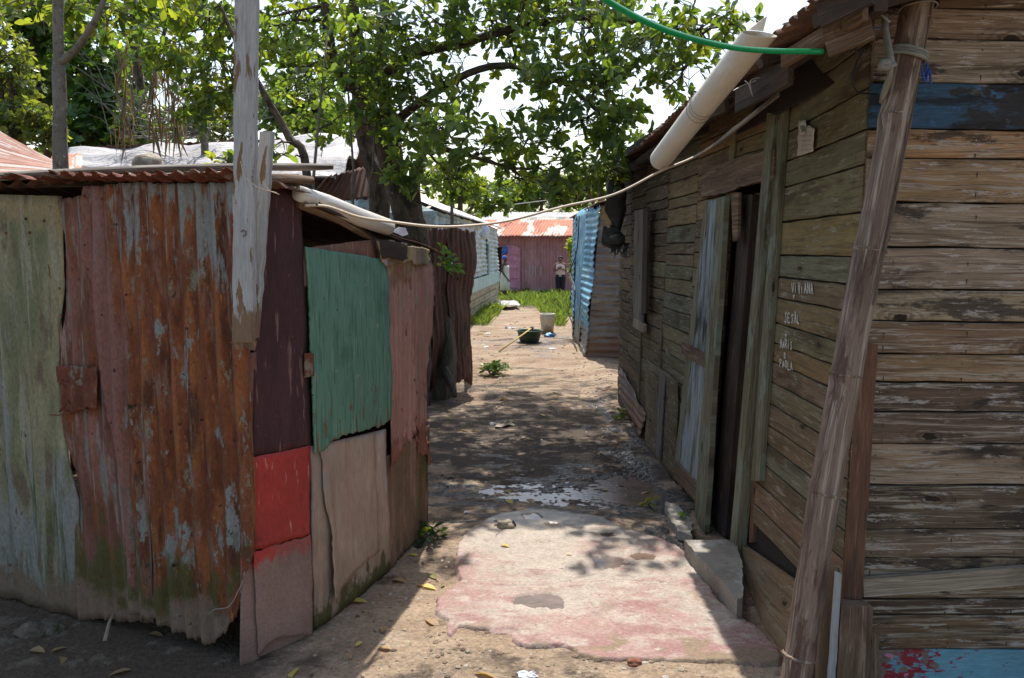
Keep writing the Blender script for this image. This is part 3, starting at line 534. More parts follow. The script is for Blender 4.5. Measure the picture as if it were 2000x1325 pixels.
# door of boards
door = thing('door', None, None); door.parent = shed; door.location = Vector((0, 0, 0)) - shed.location; bpy.context.view_layer.update()
def D_sheet(name, mat, *a, solid=.008, **k):
    mb = MB(); panel(mb, SS, *a, **k); return mb.build(name, M[mat], door, smooth=True, solid=solid)
D_sheet('top_board', 'brown_ply', (590, 486), (730, 467), (738, 520), (592, 560), nu=14, nv=10, off=.006, jit=(.6, .6, 0, 0), seed=31)
D_sheet('upper_board', 'green_ply', (594, 482), (752, 508), (763, 822), (612, 888), right=[(757, 560), (764, 800)], bottom=[(630, 875), (645, 862), (700, 843), (740, 834)], left=[(600, 560), (607, 760)],
        nu=40, nv=50, off=.022, dent=.004, jit=(.6, 1.0, 3.0, 1.0), seed=32)
D_sheet('lower_board', 'beige_board', (604, 872), (752, 838), (760, 1112), (612, 1226), bottom=[(650, 1205), (700, 1165), (745, 1125)], nu=24, nv=26, off=.004, dent=.006, jit=(0, .6, 2.0, .6), seed=33)
D_sheet('peeling_ply', 'beige_board', (622, 868), (728, 846), (742, 1075), (646, 1178), left=[(630, 960), (640, 1040), (643, 1120)], bottom=[(690, 1120)], nu=20, nv=30, off=.016, dent=.01, jit=(0, .8, 2.0, 1.5), seed=34, solid=.004, curl=lambda s, t: .03*np.clip(.25-s, 0, 1)*4*t)
D_sheet('hinge', 'rust_patch', (594, 690), (612, 690), (612, 735), (594, 738), nu=6, nv=8, off=.036, jit=(.5, .6, .5, 0), seed=35, solid=.003)
D_sheet('gap_shade_strip', 'wood_dark', (586, 486), (598, 484), (613, 1228), (602, 1232), nu=4, nv=20, off=-.004, seed=36, jit=(0, 1, 0, 0), solid=.01)  # dark strip coloured as the shaded gap between red board and door
P_sheet('wall_board', 'yellow_torn', SS, (732, 470), (838, 488), (836, 522), (742, 512), bottom=[(770, 520), (800, 512), (820, 522)], nu=30, nv=12, off=.030, dent=.02, jit=(1, 1, 3, 1), seed=41, label='torn faded board under the eave')
P_sheet('wall_board', 'wood_dark', SS, (731, 466), (790, 476), (792, 506), (744, 506), nu=10, nv=8, off=.038, dent=.02, jit=(1, 1, 2, 1), seed=42)
P_sheet('wall_sheet', 'pink_sheet', SS, (750, 505), (846, 515), (838, 905), (762, 930), left=[(757, 560), (764, 800)], right=[(845, 600), (836, 720), (834, 830), (840, 900)], bottom=[(768, 905), (790, 885), (808, 862), (818, 885), (830, 885)],
        nu=60, nv=60, pitch=.060, amp=.006, off=.018, dent=.02, jit=(1, 1.2, 7, .5), seed=43, label='pink corrugated sheet with a torn rusty foot')
P_sheet('wall_sheet', 'brown_sheet', SS, (758, 890), (838, 830), (834, 1035), (762, 1112), bottom=[(790, 1080), (815, 1055)], nu=50, nv=24, pitch=.05, amp=.006, off=.002, dent=.01, jit=(0, 1, 2, 0), seed=44, label='brown lower sheet')
for k_, (nx_, ny_) in enumerate(((60, 428), (96, 432), (68, 455), (22, 456), (180, 385), (215, 390), (245, 378), (325, 385), (402, 392), (446, 400), (430, 378), (372, 386), (136, 615), (132, 563), (320, 805), (476, 780), (344, 435), (300, 1100), (210, 1120), (30, 1100))):
    mb = MB(); c_ = pa(nx_, ny_, .022 if nx_ < 120 else .036); nn_ = Vector(fnormal(FL, np.array(tuple(c_)))); s_ = nn_.cross(Vector((0, 0, 1))).normalized()
    mb.tube([c_, c_ + nn_*.004, c_ + nn_*.0055], [.0062, .0055, .002], 8); mb.build('nail_head', M['rust_patch'], shed, smooth=True)
# remaining walls and the roof
mb = MB(); BR, BL = (-.42, 4.62), (-2.7, 5.2)
sheet3(mb, (-.49, 4.36, 0), (BL[0], BL[1], 0), (BL[0], BL[1], 1.58), (-.49, 4.36, 1.52), nu=80, amp=.008); mb.build('back_wall', M['rust_main'], shed, smooth=True, solid=.003)
FLy = lambda x: C0[1] + (g0.y - C0[1])/(g0.x - C0[0])*(x - C0[0])
mb = MB(); sheet3(mb, (-3.7, FLy(-3.7), 0), (BL[0]-1, BL[1]+.6, 0), (BL[0]-1, BL[1]+.6, 1.65), (-3.7, FLy(-3.7), 1.85), nu=60, amp=.008); mb.build('end_wall', M['rust_main'], shed, smooth=True, solid=.003)
mb = MB(); sheet3(mb, (-3.7, FLy(-3.7), 0), (-2.85, FLy(-2.85), 0), (-2.85, FLy(-2.85), 1.86), (-3.7, FLy(-3.7), 1.86), nu=40, amp=.008); mb.build('wall_sheet', M['green_sheet'], shed, smooth=True, solid=.003)
mb = MB()
fl, fr = pa(-300, 358, .09), pa(452, 352, .09); fr2 = Py(560, 352, 2.9)
rl = Vector((BL[0]-1.2, BL[1]+.8, 1.66)); rr_ = Vector((-.40, 4.62, 1.58))
sheet3(mb, (fl.x-.3, fl.y+.1, fl.z+.02), (fr2.x+.02, fr2.y-.02, fr2.z), rr_, rl, nu=170, nv=22, pitch=.105, amp=.011, dent=.035, jag=.03, seed=6)
mb.build('roof', M['roof_rust'], shed, smooth=True, solid=.003)
mb = MB(); sheet3(mb, pa(150, 343, .13), pa(500, 340, .13), pa(500, 340, .13)+Vector((.25, .9, -.13)), pa(150, 343, .13)+Vector((.1, 1.1, -.13)), nu=150, nv=8, pitch=.078, amp=.010, dent=.035, jag=.03, seed=19); mb.build('roof', M['rust_patch'], shed, smooth=True, solid=.003)
mb = MB(); sheet3(mb, pa(-60, 358, .12), pa(165, 352, .13), pa(170, 372, .05)+Vector((0, .5, .05)), pa(-60, 380, .05)+Vector((0, .5, .04)), nu=50, nv=8, pitch=.2, amp=.01, dent=.06, jag=.06, seed=16)
mb.build('roof_flap', M['rust_patch'], shed, smooth=True, solid=.003)
mb = MB()
def bar(mb, a, b, w, h, c=(1, 1, 1), up=(0, 0, 1), taper=1.0):
    a, b = Vector(a), Vector(b); t = (b-a).normalized(); s = t.cross(Vector(up)).normalized(); u = s.cross(t)
    q = []
    for p, k in ((a, 1), (b, taper)): q += [p - s*w/2*k - u*h/2*k, p + s*w/2*k - u*h/2*k, p + s*w/2*k + u*h/2*k, p - s*w/2*k + u*h/2*k]
    mb.hexa([q[0], q[4], q[5], q[1], q[3], q[7], q[6], q[2]], c)
bar(mb, pa(-250, 364, -.05), pa(470, 350, -.05), .03, .03); mb.build('roof_beam', M['wood_dark'], shed, bevel=.003)
mb = MB(); a = Py(588, 398, 3.02); b = Py(748, 478, 3.75); mb.tube([a, a*.6+b*.4+Vector((0, 0, .012)), b], [.022, .019, .016], 8, wob=.3); bb = mb.build('door_beam', M['wood_brown'], shed, smooth=True)
mb = MB(); mb.tube([Py(585, 352, 3.0), Py(440, 350, 2.98)-Vector((0, 0, .0))], .02, 7, wob=.3); mb.tube([Py(528, 352, 2.92), Py(560, 350, 2.95), Py(612, 353, 3.0)], [.022, .018, .014], 8, wob=.4); mb.build('beam_end', M['wood_brown'], shed, smooth=True)
mb = MB(); e0, e1 = Py(600, 392, 3.02), Py(838, 492, 4.45)
for k in range(3): bar(mb, e0.lerp(e1, .02)+Vector((.0, .04*k, .012*k-.01)), e1+Vector((0, .05*k, .01*k-.012)), .05, .008)
mb.build('eave_strip', M['wood_dark'], shed)

# things on and before the shed
post = MB()
def wpost(a, b, w, th, seed, spl=True, cut=0):
    """tall board from a (bottom) to b (top) facing the camera, ragged bottom"""
    r = random.Random(seed); t = (b-a).normalized(); side = Vector((1, -.15, 0)).normalized(); nrm = side.cross(t).normalized()
    if nrm.y > 0: nrm = -nrm
    n = 46; L = (b-a).length; vs = []; uvs = []; fs = []
    for i in range(n):
        k = i/(n-1); p = a.lerp(b, k); wl = w[0]*(1-k)+w[1]*k; e1 = .0025*mnoise.noise(Vector((k*14, seed, 0)))*2; e2 = .0025*mnoise.noise(Vector((k*14, seed, 7)))*2
        for s_, o in ((-.5, .5), (-.47, 1), (.47, 1), (.5, .5), (.5, -1), (-.5, -1)):
            vs.append(p + side*(s_*wl + (e1 if s_ < 0 else e2)) + nrm*(th/2*o)); uvs.append((k*L, (s_+.5)*wl if o > 0 else .3))
    for i in range(n-1):
        for k in range(6): q = i*6+k; q2 = i*6+(k+1) % 6; fs.append((q, q2, q2+6, q+6))
    fs.append((0, 5, 4, 3, 2, 1)); m = (n-1)*6; fs.append((m, m+1, m+2, m+3, m+4, m+5))
    mb = MB(); mb.add(vs, fs, uvs); return mb
mb = wpost(Py(476, 668, 2.70), Py(482, -60, 2.66), (.072, .074), .035, 2)
pst = mb.build('wooden_post', M['post_white'], bevel=0); tag(pst, 'tall flaking white painted timber board rising from the shed corner out of the picture', 'post')
mb = MB(); mb.tube([Py(470, 455, 2.675), Py(474, 450, 2.665), Py(480, 452, 2.665), Py(480, 460, 2.665), Py(474, 462, 2.665)], .0018, 5); tw = mb.build('nail', M['rust_patch'], pst)
mb = MB(); tip = Py(476, 668, 2.70)
for k in range(7):
    x0 = tip + Vector((-.034+.011*k, .0, .002)); bar(mb, x0, x0 + Vector((.002, .0, -.012-.022*abs(math.sin(k*2.3)))), .011, .028, up=(1, 0, 0), taper=.3)
mb.build('splintered_end', M['wood_brown'], pst)
mb = wpost(Py(492, 660, 2.80), Py(522, 258, 2.76), (.045, .045), .03, 5); o = mb.build('wooden_post', M['post_white']); tag(o, 'shorter flaking white painted board fixed behind the tall white one, top ending in mid air', 'post')
mb = MB(); mb.tube([Py(470, 315, 2.64), Py(476, 345, 2.64), Py(500, 365, 2.64), Py(524, 373, 2.66), Py(540, 377, 2.72)], .0017, 5); mb.tube([Py(512, 355, 2.66), Py(528, 374, 2.66), Py(545, 380, 2.7)], .0015, 5)
o = mb.build('tie_wire', M['cable_beige']); tag(o, 'thin twisted tie wire wrapped round the white post boards', 'wire')
mb = MB(); mb.tube([Py(-80, 350, 3.3), Py(120, 338, 3.2), Py(300, 330, 3.1), Py(480, 326, 3.05), Py(600, 326, 3.1), Py(650, 326, 3.15)], [.02, .018, .017, .016, .015, .012], 7, wob=.2); o = mb.build('roof_pole', M['wood_grey'], smooth=True); tag(o, 'long thin wooden pole lying along the front edge of the shed roof', 'pole')
def rock(name, c, s, seed, mat, sub=3, amp=.35, parent=None):
    bm = bmesh.new(); bmesh.ops.create_icosphere(bm, subdivisions=sub, radius=1)
    for v in bm.verts:
        k = 1 + amp*mnoise.noise(v.co*1.3 + Vector((seed, 0, 0))) + amp*.35*mnoise.noise(v.co*4 + Vector((seed, 0, 0))); v.co = Vector((v.co.x*s[0]*k, v.co.y*s[1]*k, v.co.z*s[2]*k))
    me = bpy.data.meshes.new(name); bm.to_mesh(me); bm.free(); me.materials.append(mat); o = bpy.data.objects.new(name, me); o.location = c; col.objects.link(o)
    for p in me.polygons: p.use_smooth = sub > 2
    return o
o = rock('stone', Py(290, 322, 3.3), (.062, .05, .048), 3.3, M['rock']); tag(o, 'rough pale stone weighing down the shed roof', 'stone')
mb = MB(); mb.tube([Py(583, 378, 3.0), Py(640, 398, 3.2), Py(700, 424, 3.45), Py(757, 444, 3.72)], [.030, .036, .040, .040], 14, caps=True)
o = mb.build('plastic_pipe', M['pvc'], smooth=True); tag(o, 'short dirty white plastic pipe lying on the sloping edge of the shed roof', 'pipe')
mb = MB(); a = Py(765, 452, 3.8); mb.add([a, Py(778, 444, 3.8), Py(792, 446, 3.86), Py(797, 458, 3.88), Py(785, 462, 3.84), Py(775, 456, 3.75)], [(0, 1, 2, 3, 4), (0, 4, 5)]); o = mb.build('plastic_scrap', M['white_bag'], solid=.002); tag(o, 'small crumpled white plastic scrap at the lower end of the roof pipe', 'scrap')
# cables
def cable(name, pts, r, mat, label, cat, n=6, sub=6):
    pts = [Vector(p) for p in pts]; out = []
    for i in range(len(pts)-1):
        p0, p1, p2, p3 = pts[max(0, i-1)], pts[i], pts[i+1], pts[min(len(pts)-1, i+2)]
        for k in range(sub):
            t = k/sub; out.append(.5*((2*p1) + (p2-p0)*t + (2*p0-5*p1+4*p2-p3)*t*t + (3*p1-p0-3*p2+p3)*t*t*t))
    out.append(pts[-1]); mb = MB(); mb.tube(out, r, n); o = mb.build(name, M[mat], smooth=True); tag(o, label, cat); return o
cable('cable', [Py(596, 402, 3.0), Py(640, 404, 3.1), Py(700, 424, 3.2), Py(760, 433, 3.3), Py(850, 443, 3.4), Py(930, 440, 3.5), Py(1000, 430, 3.6), Py(1100, 404, 3.65), Py(1200, 380, 3.7), Py(1290, 335, 3.75), Py(1350, 310, 3.8), Py(1392, 285, 3.85), Py(1440, 245, 3.8)], .0065, 'cable_beige', 'beige cable sagging across the alley from the shed to the plank house', 'cable')
cable('garden_hose', [Py(1100, -60, 1.9), Py(1180, -2, 2.0), Py(1260, 42, 2.1), Py(1340, 72, 2.2), Py(1430, 93, 2.3), Py(1510, 100, 2.35), Py(1606, 101, 2.4)], .0085, 'hose_green', 'bright green hose hanging in from above to the plank house eave', 'hose', n=8)
cable('fallen_wire', [pa(492, 1110, .03), pa(490, 1135, .06), pa(478, 1165, .08), pa(462, 1172, .08), pa(440, 1178, .06), pa(425, 1190, .05)], .0018, 'wire', 'thin wire curling out of the foot of the rusty sheet', 'wire')

# ================================================================== RIGHT PLANK HOUSE
YB = np.array([2.0, 2.72, 3.8, 4.25, 8.05, 9]); XB = np.array([1.27, 1.228, 1.19, 1.17, 1.12, 1.1])
YLN = np.array([2.72, 3.75, 4.4, 8.0]); LN = np.array([0, .125, .10, 0])
def rx(y, z): return np.interp(y, YB, XB) + np.interp(y, YLN, LN)*np.clip(z/2.25, 0, 1.3)
def FR(x, y, z): return x - rx(y, z)
SR = (FR, lambda p: p[..., 1])
house = thing('plank_house', 'tall weathered plank house along the right of the alley, door standing open', 'house', (2.4, 4.5, 0))
def mapS(u, v, o): return Vector((float(rx(u, v)) - o, u, v))
def front_y(x): return 2.72 + .02*(x-1.225)
def mapF(u, v, o): return Vector((u, front_y(u) - o, v))
def topz(y): return 2.34 + .015*(y-2.7)
def vary(c, k=.16):
    a = 1 + rnd.uniform(-k, k); return (c[0]*a*(1+rnd.uniform(-.05, .05)), c[1]*a, c[2]*a*(1+rnd.uniform(-.08, .08)))
OL = (.140, .125, .070); OR_ = (.165, .118, .060); BN = (.135, .098, .060); GN = (.120, .122, .078); DK = (.070, .054, .035); OC = (.20, .145, .066)
# (a) section between jamb and corner: seams read at the jamb side
zs = [float(solve(FR, np.array(1530.), np.array(float(y)))[2]) for y in (150, 200, 262, 318, 367, 434, 499, 542, 584, 636, 677, 716, 759, 805, 851, 892, 940, 989, 1040, 1085)]
cs = [OL, OL, OL, OL, (.165, .140, .070), OC, GN, BN, OR_, OL, OR_, BN, OL, BN, BN, GN, BN, (.17, .11, .07), BN]
mb = MB()
zs = [min(z, 2.41 - .0001*i) for i, z in enumerate(zs)]
for i in range(len(zs)-1):
    if zs[i]-zs[i+1] < .02: continue
    wplank(mb, mapS, 2.735, 3.72, max(zs[i+1], .05), zs[i], off=.0, c=vary(cs[i % len(cs)], .10), n=16, wob=.003, gap=.0028, nails=(2.80, 3.66))
wplank(mb, mapS, 2.735, 3.72, min(zs[0], 2.40), 2.43, c=vary(OL))
mb.build('plank_wall', M['plank_side'], house)
# bottom leaning board
mb = MB(); uvv = 3
for y0, y1 in ((2.72, 3.80),):
    n = 12; vs = []; uvs = []; fs = []
    for i in range(n):
        y = y0 + (y1-y0)*i/(n-1); xt = float(rx(y, .22)) - .022; xb = float(rx(y, 0)) - .03 - .10*min(1, (3.8-y)/.6)
        zt = .10 + .17*(3.8-y)/1.08
        for x, z, q in ((xt, zt, .3), (xb, -.03, 0), (xb+.02, -.03, -.02), (xt+.02, zt, .32)): vs.append((x, y, z)); uvs.append((y, q))
    for i in range(n-1):
        for k in range(4): a = i*4+k; b = i*4+(k+1) % 4; fs.append((a, a+4, b+4, b))
    fs += [(0, 1, 2, 3), (4*n-1, 4*n-2, 4*n-3, 4*n-4)]
    mb.add(vs, fs, uvs, c=(.2, .135, .08))
mb.build('skirting_board', M['plank_side'], house)
# (b) over the door, (c) beyond the door
mb = MB(); DT = 1.95
segs = [(3.80, 4.45, DT+.0, None), (4.45, 5.15, 0, None), (5.15, 5.95, 0, None), (5.95, 6.75, 0, None), (6.75, 7.4, 0, None), (7.4, 8.02, 0, None)]
pal = [[OR_, BN, OR_, OR_], [BN, OR_, OC, DK, OR_, BN], [OL, GN, BN, OR_, GN, OL], [DK, BN, OL, BN, DK], [DK, BN, DK], [DK, DK, BN]]
for si, (y0, y1, zb, _) in enumerate(segs):
    z = topz(y0) + .05; hh = .098
    while z > zb + .02 and z > .0:
        h = hh*rnd.uniform(.78, 1.3); zn = max(z-h, zb, .0)
        if z - zn < .03: break
        wplank(mb, mapS, y0+.003, y1-.003, zn, z, off=rnd.uniform(-.004, .006), c=vary(rnd.choice(pal[si]), .22), n=8, wob=.004, gap=.003); z = zn
mb.build('plank_wall', M['plank_side'], house)
for (y_, w_, z0_, z1_, c_) in ((5.95, .03, .05, 1.0, (.1, .08, .05)), (6.75, .03, .05, 1.0, (.1, .08, .05)), (4.46, .04, .1, 2.3, (.17, .145, .07))):
    mb = MB(); wplank(mb, lambda u, v, o: mapS(v, u, o), z0_, z1_, y_-w_, y_+w_, th=.015, off=.016, c=c_, n=8); mb.build('batten', M['plank_side'], house)
# (d) front wall
fs_px = [-105, -20, 22, 83, 168, 258, 315, 401, 488, 570, 632, 695, 750, 808, 870, 950, 1036, 1092, 1172, 1202, 1270, 1345]
G1 = (.175, .14, .105); G2 = (.145, .112, .085); G3 = (.085, .062, .045); G4 = (.20, .135, .08)
fc = [G1, G3, G2, (.17, .15, .12), (.035, .05, .075), (.22, .145, .08), (.19, .14, .09), G1, (.19, .15, .115), (.19, .155, .12), (.15, .10, .065), (.17, .125, .085), G3, G3, (.21, .16, .12), (.075, .055, .04), (.12, .09, .065), (.14, .105, .07), (.06, .045, .032), (.12, .08, .05), (.10, .08, .055), (.12, .26, .36)]
def zf(py): r = ray(1850, py); d = 2.735/r[1]; return CAM_Z + r[2]*d
mb = MB(); mblue = MB(); mlow = MB()
for i in range(len(fs_px)-1):
    za, zb_ = zf(fs_px[i+1]), zf(fs_px[i])
    tgt = mblue if i == 4 else mlow if i == 20 else mb
    wplank(tgt, mapF, max(1.236, .89+(zb_+.01-2.335)/.284), 3.6, za, zb_, th=.022, off=rnd.uniform(-.004, .005), c=(1, 1, 1) if i in (4, 20) else vary(fc[i], .08), n=40, wob=.003, gap=.0022, dv=-.02, uvo=(0, 0) if i in (4, 20) else None, nails=(1.33, 1.62, 1.86) if i not in (4, 20) else ())
mb.build('plank_wall', M['plank_front'], house)
M['blue_plank'] = layered('blue and black stained plank', (.035, .033, .034), [((.040, .085, .14), 5, 11, .49, .55, {'d': 10, 'gu': (1.62, -.42), 'off': 2, 'r': .72}), ((.19, .18, .18), 5, 10, .53, .60, {'d': 10, 'bu': (1.62, .8), 'off': 5, 'r': .7}), ((.05, .13, .25), 9, 16, .60, .63, {'d': 9, 'r': .7}), ((.018, .016, .016), 4, 22, .53, .62, {'a': .8, 'd': 9})], bump=.6, bs=(12, 120), fine=.35)
M['blue_red_plank'] = layered('light blue plank with red paint', (.15, .31, .38), [((.27, .03, .038), 15, 30, .50, .53, {'d': 10, 'gu': (1.56, -.6), 'off': 7, 'r': .7}), ((.20, .14, .11), 16, 20, .53, .57, {'d': 9, 'gu': (1.5, -.7), 'off': 4}), ((.05, .09, .12), 30, 40, .64, .68, {'d': 6}), ((.5, .2, .27), 16, 20, .69, .70, {'d': 1})], bump=.3, bs=(12, 90))
mblue.build('plank_wall', M['blue_plank'], house, label='plank with worn blue and black paint'); mlow.build('plank_wall', M['blue_red_plank'], house, label='light blue plank splashed with red paint')
mb = MB(); bar(mb, Py(1684, 1147, 2.69), Py(2400, 1093, 2.69), .022, .068, up=(0, 0, 1)); mb.build('batten', M['wood_pale'], house, bevel=.003, label='pale slanting batten nailed over the front planks')
# backing and other walls
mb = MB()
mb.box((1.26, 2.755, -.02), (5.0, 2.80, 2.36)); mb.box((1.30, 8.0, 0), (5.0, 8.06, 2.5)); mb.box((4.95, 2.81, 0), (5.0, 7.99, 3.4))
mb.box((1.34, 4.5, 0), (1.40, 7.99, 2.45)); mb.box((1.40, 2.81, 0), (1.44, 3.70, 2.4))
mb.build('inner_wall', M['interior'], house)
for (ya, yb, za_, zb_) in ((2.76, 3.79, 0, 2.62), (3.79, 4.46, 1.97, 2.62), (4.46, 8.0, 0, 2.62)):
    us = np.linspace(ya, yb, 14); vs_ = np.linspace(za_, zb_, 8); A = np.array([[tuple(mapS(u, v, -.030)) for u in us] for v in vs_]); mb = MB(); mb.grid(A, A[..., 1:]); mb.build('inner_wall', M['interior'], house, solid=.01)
mb = MB(); mb.box((1.42, 3.9, -.0), (4.9, 4.02, .0)) if False else None
q = Py(1495, 450, 4.6); r_ = random.Random(3)
for k in range(9):
    x = 1.62 + .09*k; mb.box((x, 5.0+.01*k, .05), (x+.075, 5.03+.01*k, 2.3), vary((.09, .05, .03), .3))
mb.build('inner_boards', M['plank_side'], house)
mb = MB(); mb.box((1.52, 4.30, .9), (1.60, 4.32, 1.72)); mb.box((1.56, 4.33, .3), (1.68, 4.35, 1.1)); mb.build('hanging_cloth', M['red_cloth'], house)
# door frame
fr_ = thing('door_frame', None, None); fr_.parent = house; fr_.location = -house.location
def jamb(x_px_top, x_px_bot, ytop, ybot, wpx, off, mat, depth=.05, name='jamb', wb=None):
    wb = wb or wpx; mb = MB(); pts = []
    n = 14; vs = []; uvs = []; fs = []
    for i in range(n):
        t = i/(n-1); xl = x_px_top + (x_px_bot-x_px_top)*t; wv = wpx + (wb-wpx)*t; yy = ytop + (ybot-ytop)*t
        p = solve(FR, np.array([xl, xl+wv]), np.array([yy, yy])); nn = fnormal(FR, p); a, b = Vector(p[0]), Vector(p[1]); m1, m2 = Vector(nn[0]), Vector(nn[1])
        j = .002*mnoise.noise(Vector((t*9, xl, 0)))
        for k, v in enumerate((a+m1*off, b+m2*off, b+m2*(off-depth), a+m1*(off-depth))): vs.append(v + Vector((j, 0, 0))); uvs.append((t*2+x_px_top, (0, .06, .12, .18)[k] + x_px_top))
    for i in range(n-1):
        for k in range(4): a = i*4+k; b = i*4+(k+1) % 4; fs.append((a, b, b+4, a+4))
    fs += [(3, 2, 1, 0), (4*n-4, 4*n-3, 4*n-2, 4*n-1)]
    mb.add(vs, fs, uvs); return mb.build(name, M[mat], fr_, bevel=.003)
jamb(1532, 1478, 212, 940, 12, .030, 'wood_green', .03, wb=16)
jamb(1517, 1440, 222, 1098, 16, .050, 'wood_green', .06, wb=12)
jamb(1504, 1462, 372, 1060, 12, .0, 'wood_red', .05, wb=7)
jamb(1444, 1385, 380, 1048, 22, -.01, 'wood_dark', .07, wb=28)
jamb(1456, 1413, 376, 1050, 22, -.05, 'wood_red', .05, wb=18)
jamb(1478, 1436, 374, 1052, 6, -.09, 'wood_brown', .04, wb=6)
mb = MB(); panel(mb, SR, (1376, 328), (1521, 292), (1518, 350), (1374, 388), bottom=[(1440, 374), (1450, 366)], nu=16, nv=8, off=.022, seed=61, jit=(1, 0, 1.5, 0)); mb.v  # lintel board
mb.build('lintel', M['wood_brown'], fr_, solid=.02)
mb = MB(); panel(mb, SR, (1433, 378), (1448, 376), (1446, 470), (1436, 472), nu=4, nv=8, off=.03, seed=62); mb.build('short_lath', M['wood_brown'], fr_, solid=.015)
# door leaf, standing outward
leaf = thing('door', None, None); leaf.parent = house; leaf.location = -house.location
mb = MB(); panel(mb, SR, (1384, 392), (1412, 388), (1372, 985), (1325, 905), nu=40, nv=40, pitch=.05, amp=.004, off=.040, dent=.008, seed=63); mb.build('tin_sheet', M['tin_door'], leaf, smooth=True, solid=.006)
def leafbar(tl, tr, br, bl, off, mat, solid=.04, **k):
    mb = MB(); panel(mb, SR, tl, tr, br, bl, nu=6, nv=18, off=off, seed=int(tl[0]), jit=(0, .5, 0, .5)); return mb.build('door_rail', M[mat], leaf, solid=solid, **k)
def leafstile(tl, tr, br, bl, off, mat, solid=.04):
    mb = MB(); panel(mb, SR, tl, tr, br, bl, nu=6, nv=20, off=off, seed=int(tl[0])+9, jit=(0, .5, 0, .5)); vswap(mb); return mb.build('door_stile', M[mat], leaf, solid=solid)
leafstile((1409, 388), (1426, 384), (1386, 1040), (1366, 1008), .045, 'wood_green', solid=.03); leafstile((1378, 396), (1386, 394), (1327, 925), (1318, 905), .043, 'wood_green', solid=.006)
leafbar((1336, 668), (1390, 696), (1386, 722), (1334, 690), .055, 'wood_brown', solid=.015); leafbar((1322, 900), (1372, 950), (1370, 985), (1320, 935), .055, 'wood_brown', solid=.012)
mb = MB(); a = Vector(solve(FR, np.array(1335.), np.array(684.))) + Vector((-.10, 0, 0)); mb.tube([a, a+Vector((-.02, -.01, .01)), a+Vector((-.02, -.03, -.02)), a+Vector((0, -.03, -.03))], .004, 6); mb.build('latch', M['wire'], leaf)
# window shutter on the far part
win = thing('window', None, None); win.parent = house; win.location = -house.location
def wpn(name, mat, *a, solid=.02, off=.03, **k):
    mb = MB(); panel(mb, SR, *a, nu=6, nv=16, off=off, **k); vswap(mb); return mb.build(name, M[mat], win, solid=solid)
wpn('shutter', 'wood_grey', (1243, 412), (1262, 408), (1258, 632), (1241, 620), off=.035, seed=71, jit=(0, 1, 1, 1)); wpn('frame', 'wood_dark', (1261, 408), (1270, 405), (1266, 612), (1257, 615), off=.05, seed=72)
wpn('sill_board', 'wood_pale', (1241, 620), (1264, 634), (1262, 652), (1240, 638), off=.04, seed=73)
# leaning metal strip at the foot
mb = MB(); panel(mb, SR, (1211, 716), (1262, 812), (1250, 852), (1210, 775), nu=26, nv=26, pitch=.07, amp=.006, off=.03, dent=.02, horiz=True, seed=8, jit=(1, 1, 2, 0)); mb.build('leaning_sheet', M['rib_rust'], house, smooth=True, solid=.003)
mb = MB(); panel(mb, SR, (1264, 700), (1326, 745), (1322, 945), (1262, 880), nu=12, nv=12, off=.016, dent=.01, seed=9, jit=(2, 1, 2, 1)); mb.c = [(.12, .095, .055)]*len(mb.v); mb.build('skirting_board', M['plank_side'], house, smooth=True, solid=.006)
mb = MB(); panel(mb, SR, (1291, 730), (1300, 736), (1292, 898), (1284, 890), nu=4, nv=12, off=.028, seed=10); vswap(mb); mb.build('upright_stake', M['wood_grey'], house, solid=.01)
# roof
mb = MB(); e0, e1 = Vector((.89, 2.25, 2.335)), Vector((.87, 5.0, 2.33))
sheet3(mb, e0, e1, e1+Vector((4.4, 0, 1.25)), e0+Vector((4.4, 0, 1.25)), nu=260, nv=14, pitch=.076, amp=.011, dent=.02, jag=.02, seed=14); mb.build('roof', M['roof_rust'], house, smooth=True, solid=.002)
mb = MB(); e0, e1 = Vector((.98, 4.9, 2.40)), Vector((1.02, 8.3, 2.44))
sheet3(mb, e0, e1, e1+Vector((4.1, 0, 1.2)), e0+Vector((4.1, 0, 1.2)), nu=280, nv=12, pitch=.076, amp=.011, dent=.02, jag=.03, seed=15); mb.build('roof', M['roof_rust'], house, smooth=True, solid=.002)
sl = Vector((4.4, 0, 1.25)).normalized()
for y in (2.42, 2.95, 3.6, 4.3, 5.0, 5.8, 6.6, 7.4):
    mb = MB(); x0 = .92 if y < 4.9 else 1.0; bar(mb, Vector((x0, y, 2.295)), Vector((x0, y, 2.295)) + sl*3.2, .04, .05, up=(0, 1, 0)); mb.build('rafter', M['wood_dark'], house, bevel=.003)
mb = MB(); bar(mb, (1.06, 2.3, 2.31), (1.06, 8.1, 2.35), .04, .05); mb.build('purlin', M['wood_dark'], house)
for (a, b, w_, h_, mt) in ((Py(1530, 118, 2.7), Py(1690, 22, 2.3), .02, .05, 'wood_brown'), (Py(1440, 200, 3.3), Py(1545, 140, 2.8), .02, .09, 'wood_dark'), (Py(1395, 285, 3.85), Py(1520, 185, 3.1), .012, .015, 'wood_grey'),
                           (Py(1612, 82, 2.42), Py(1702, 45, 2.35), .02, .095, 'wood_brown'), (Py(1600, 30, 2.35), Py(1700, -20, 2.25), .02, .08, 'wood_dark'), (Py(1300, 262, 4.8), Py(1420, 205, 3.7), .02, .06, 'wood_dark')):
    mb = MB(); bar(mb, a, b, w_, h_); mb.build('fascia_board', M[mt], house, bevel=.002)
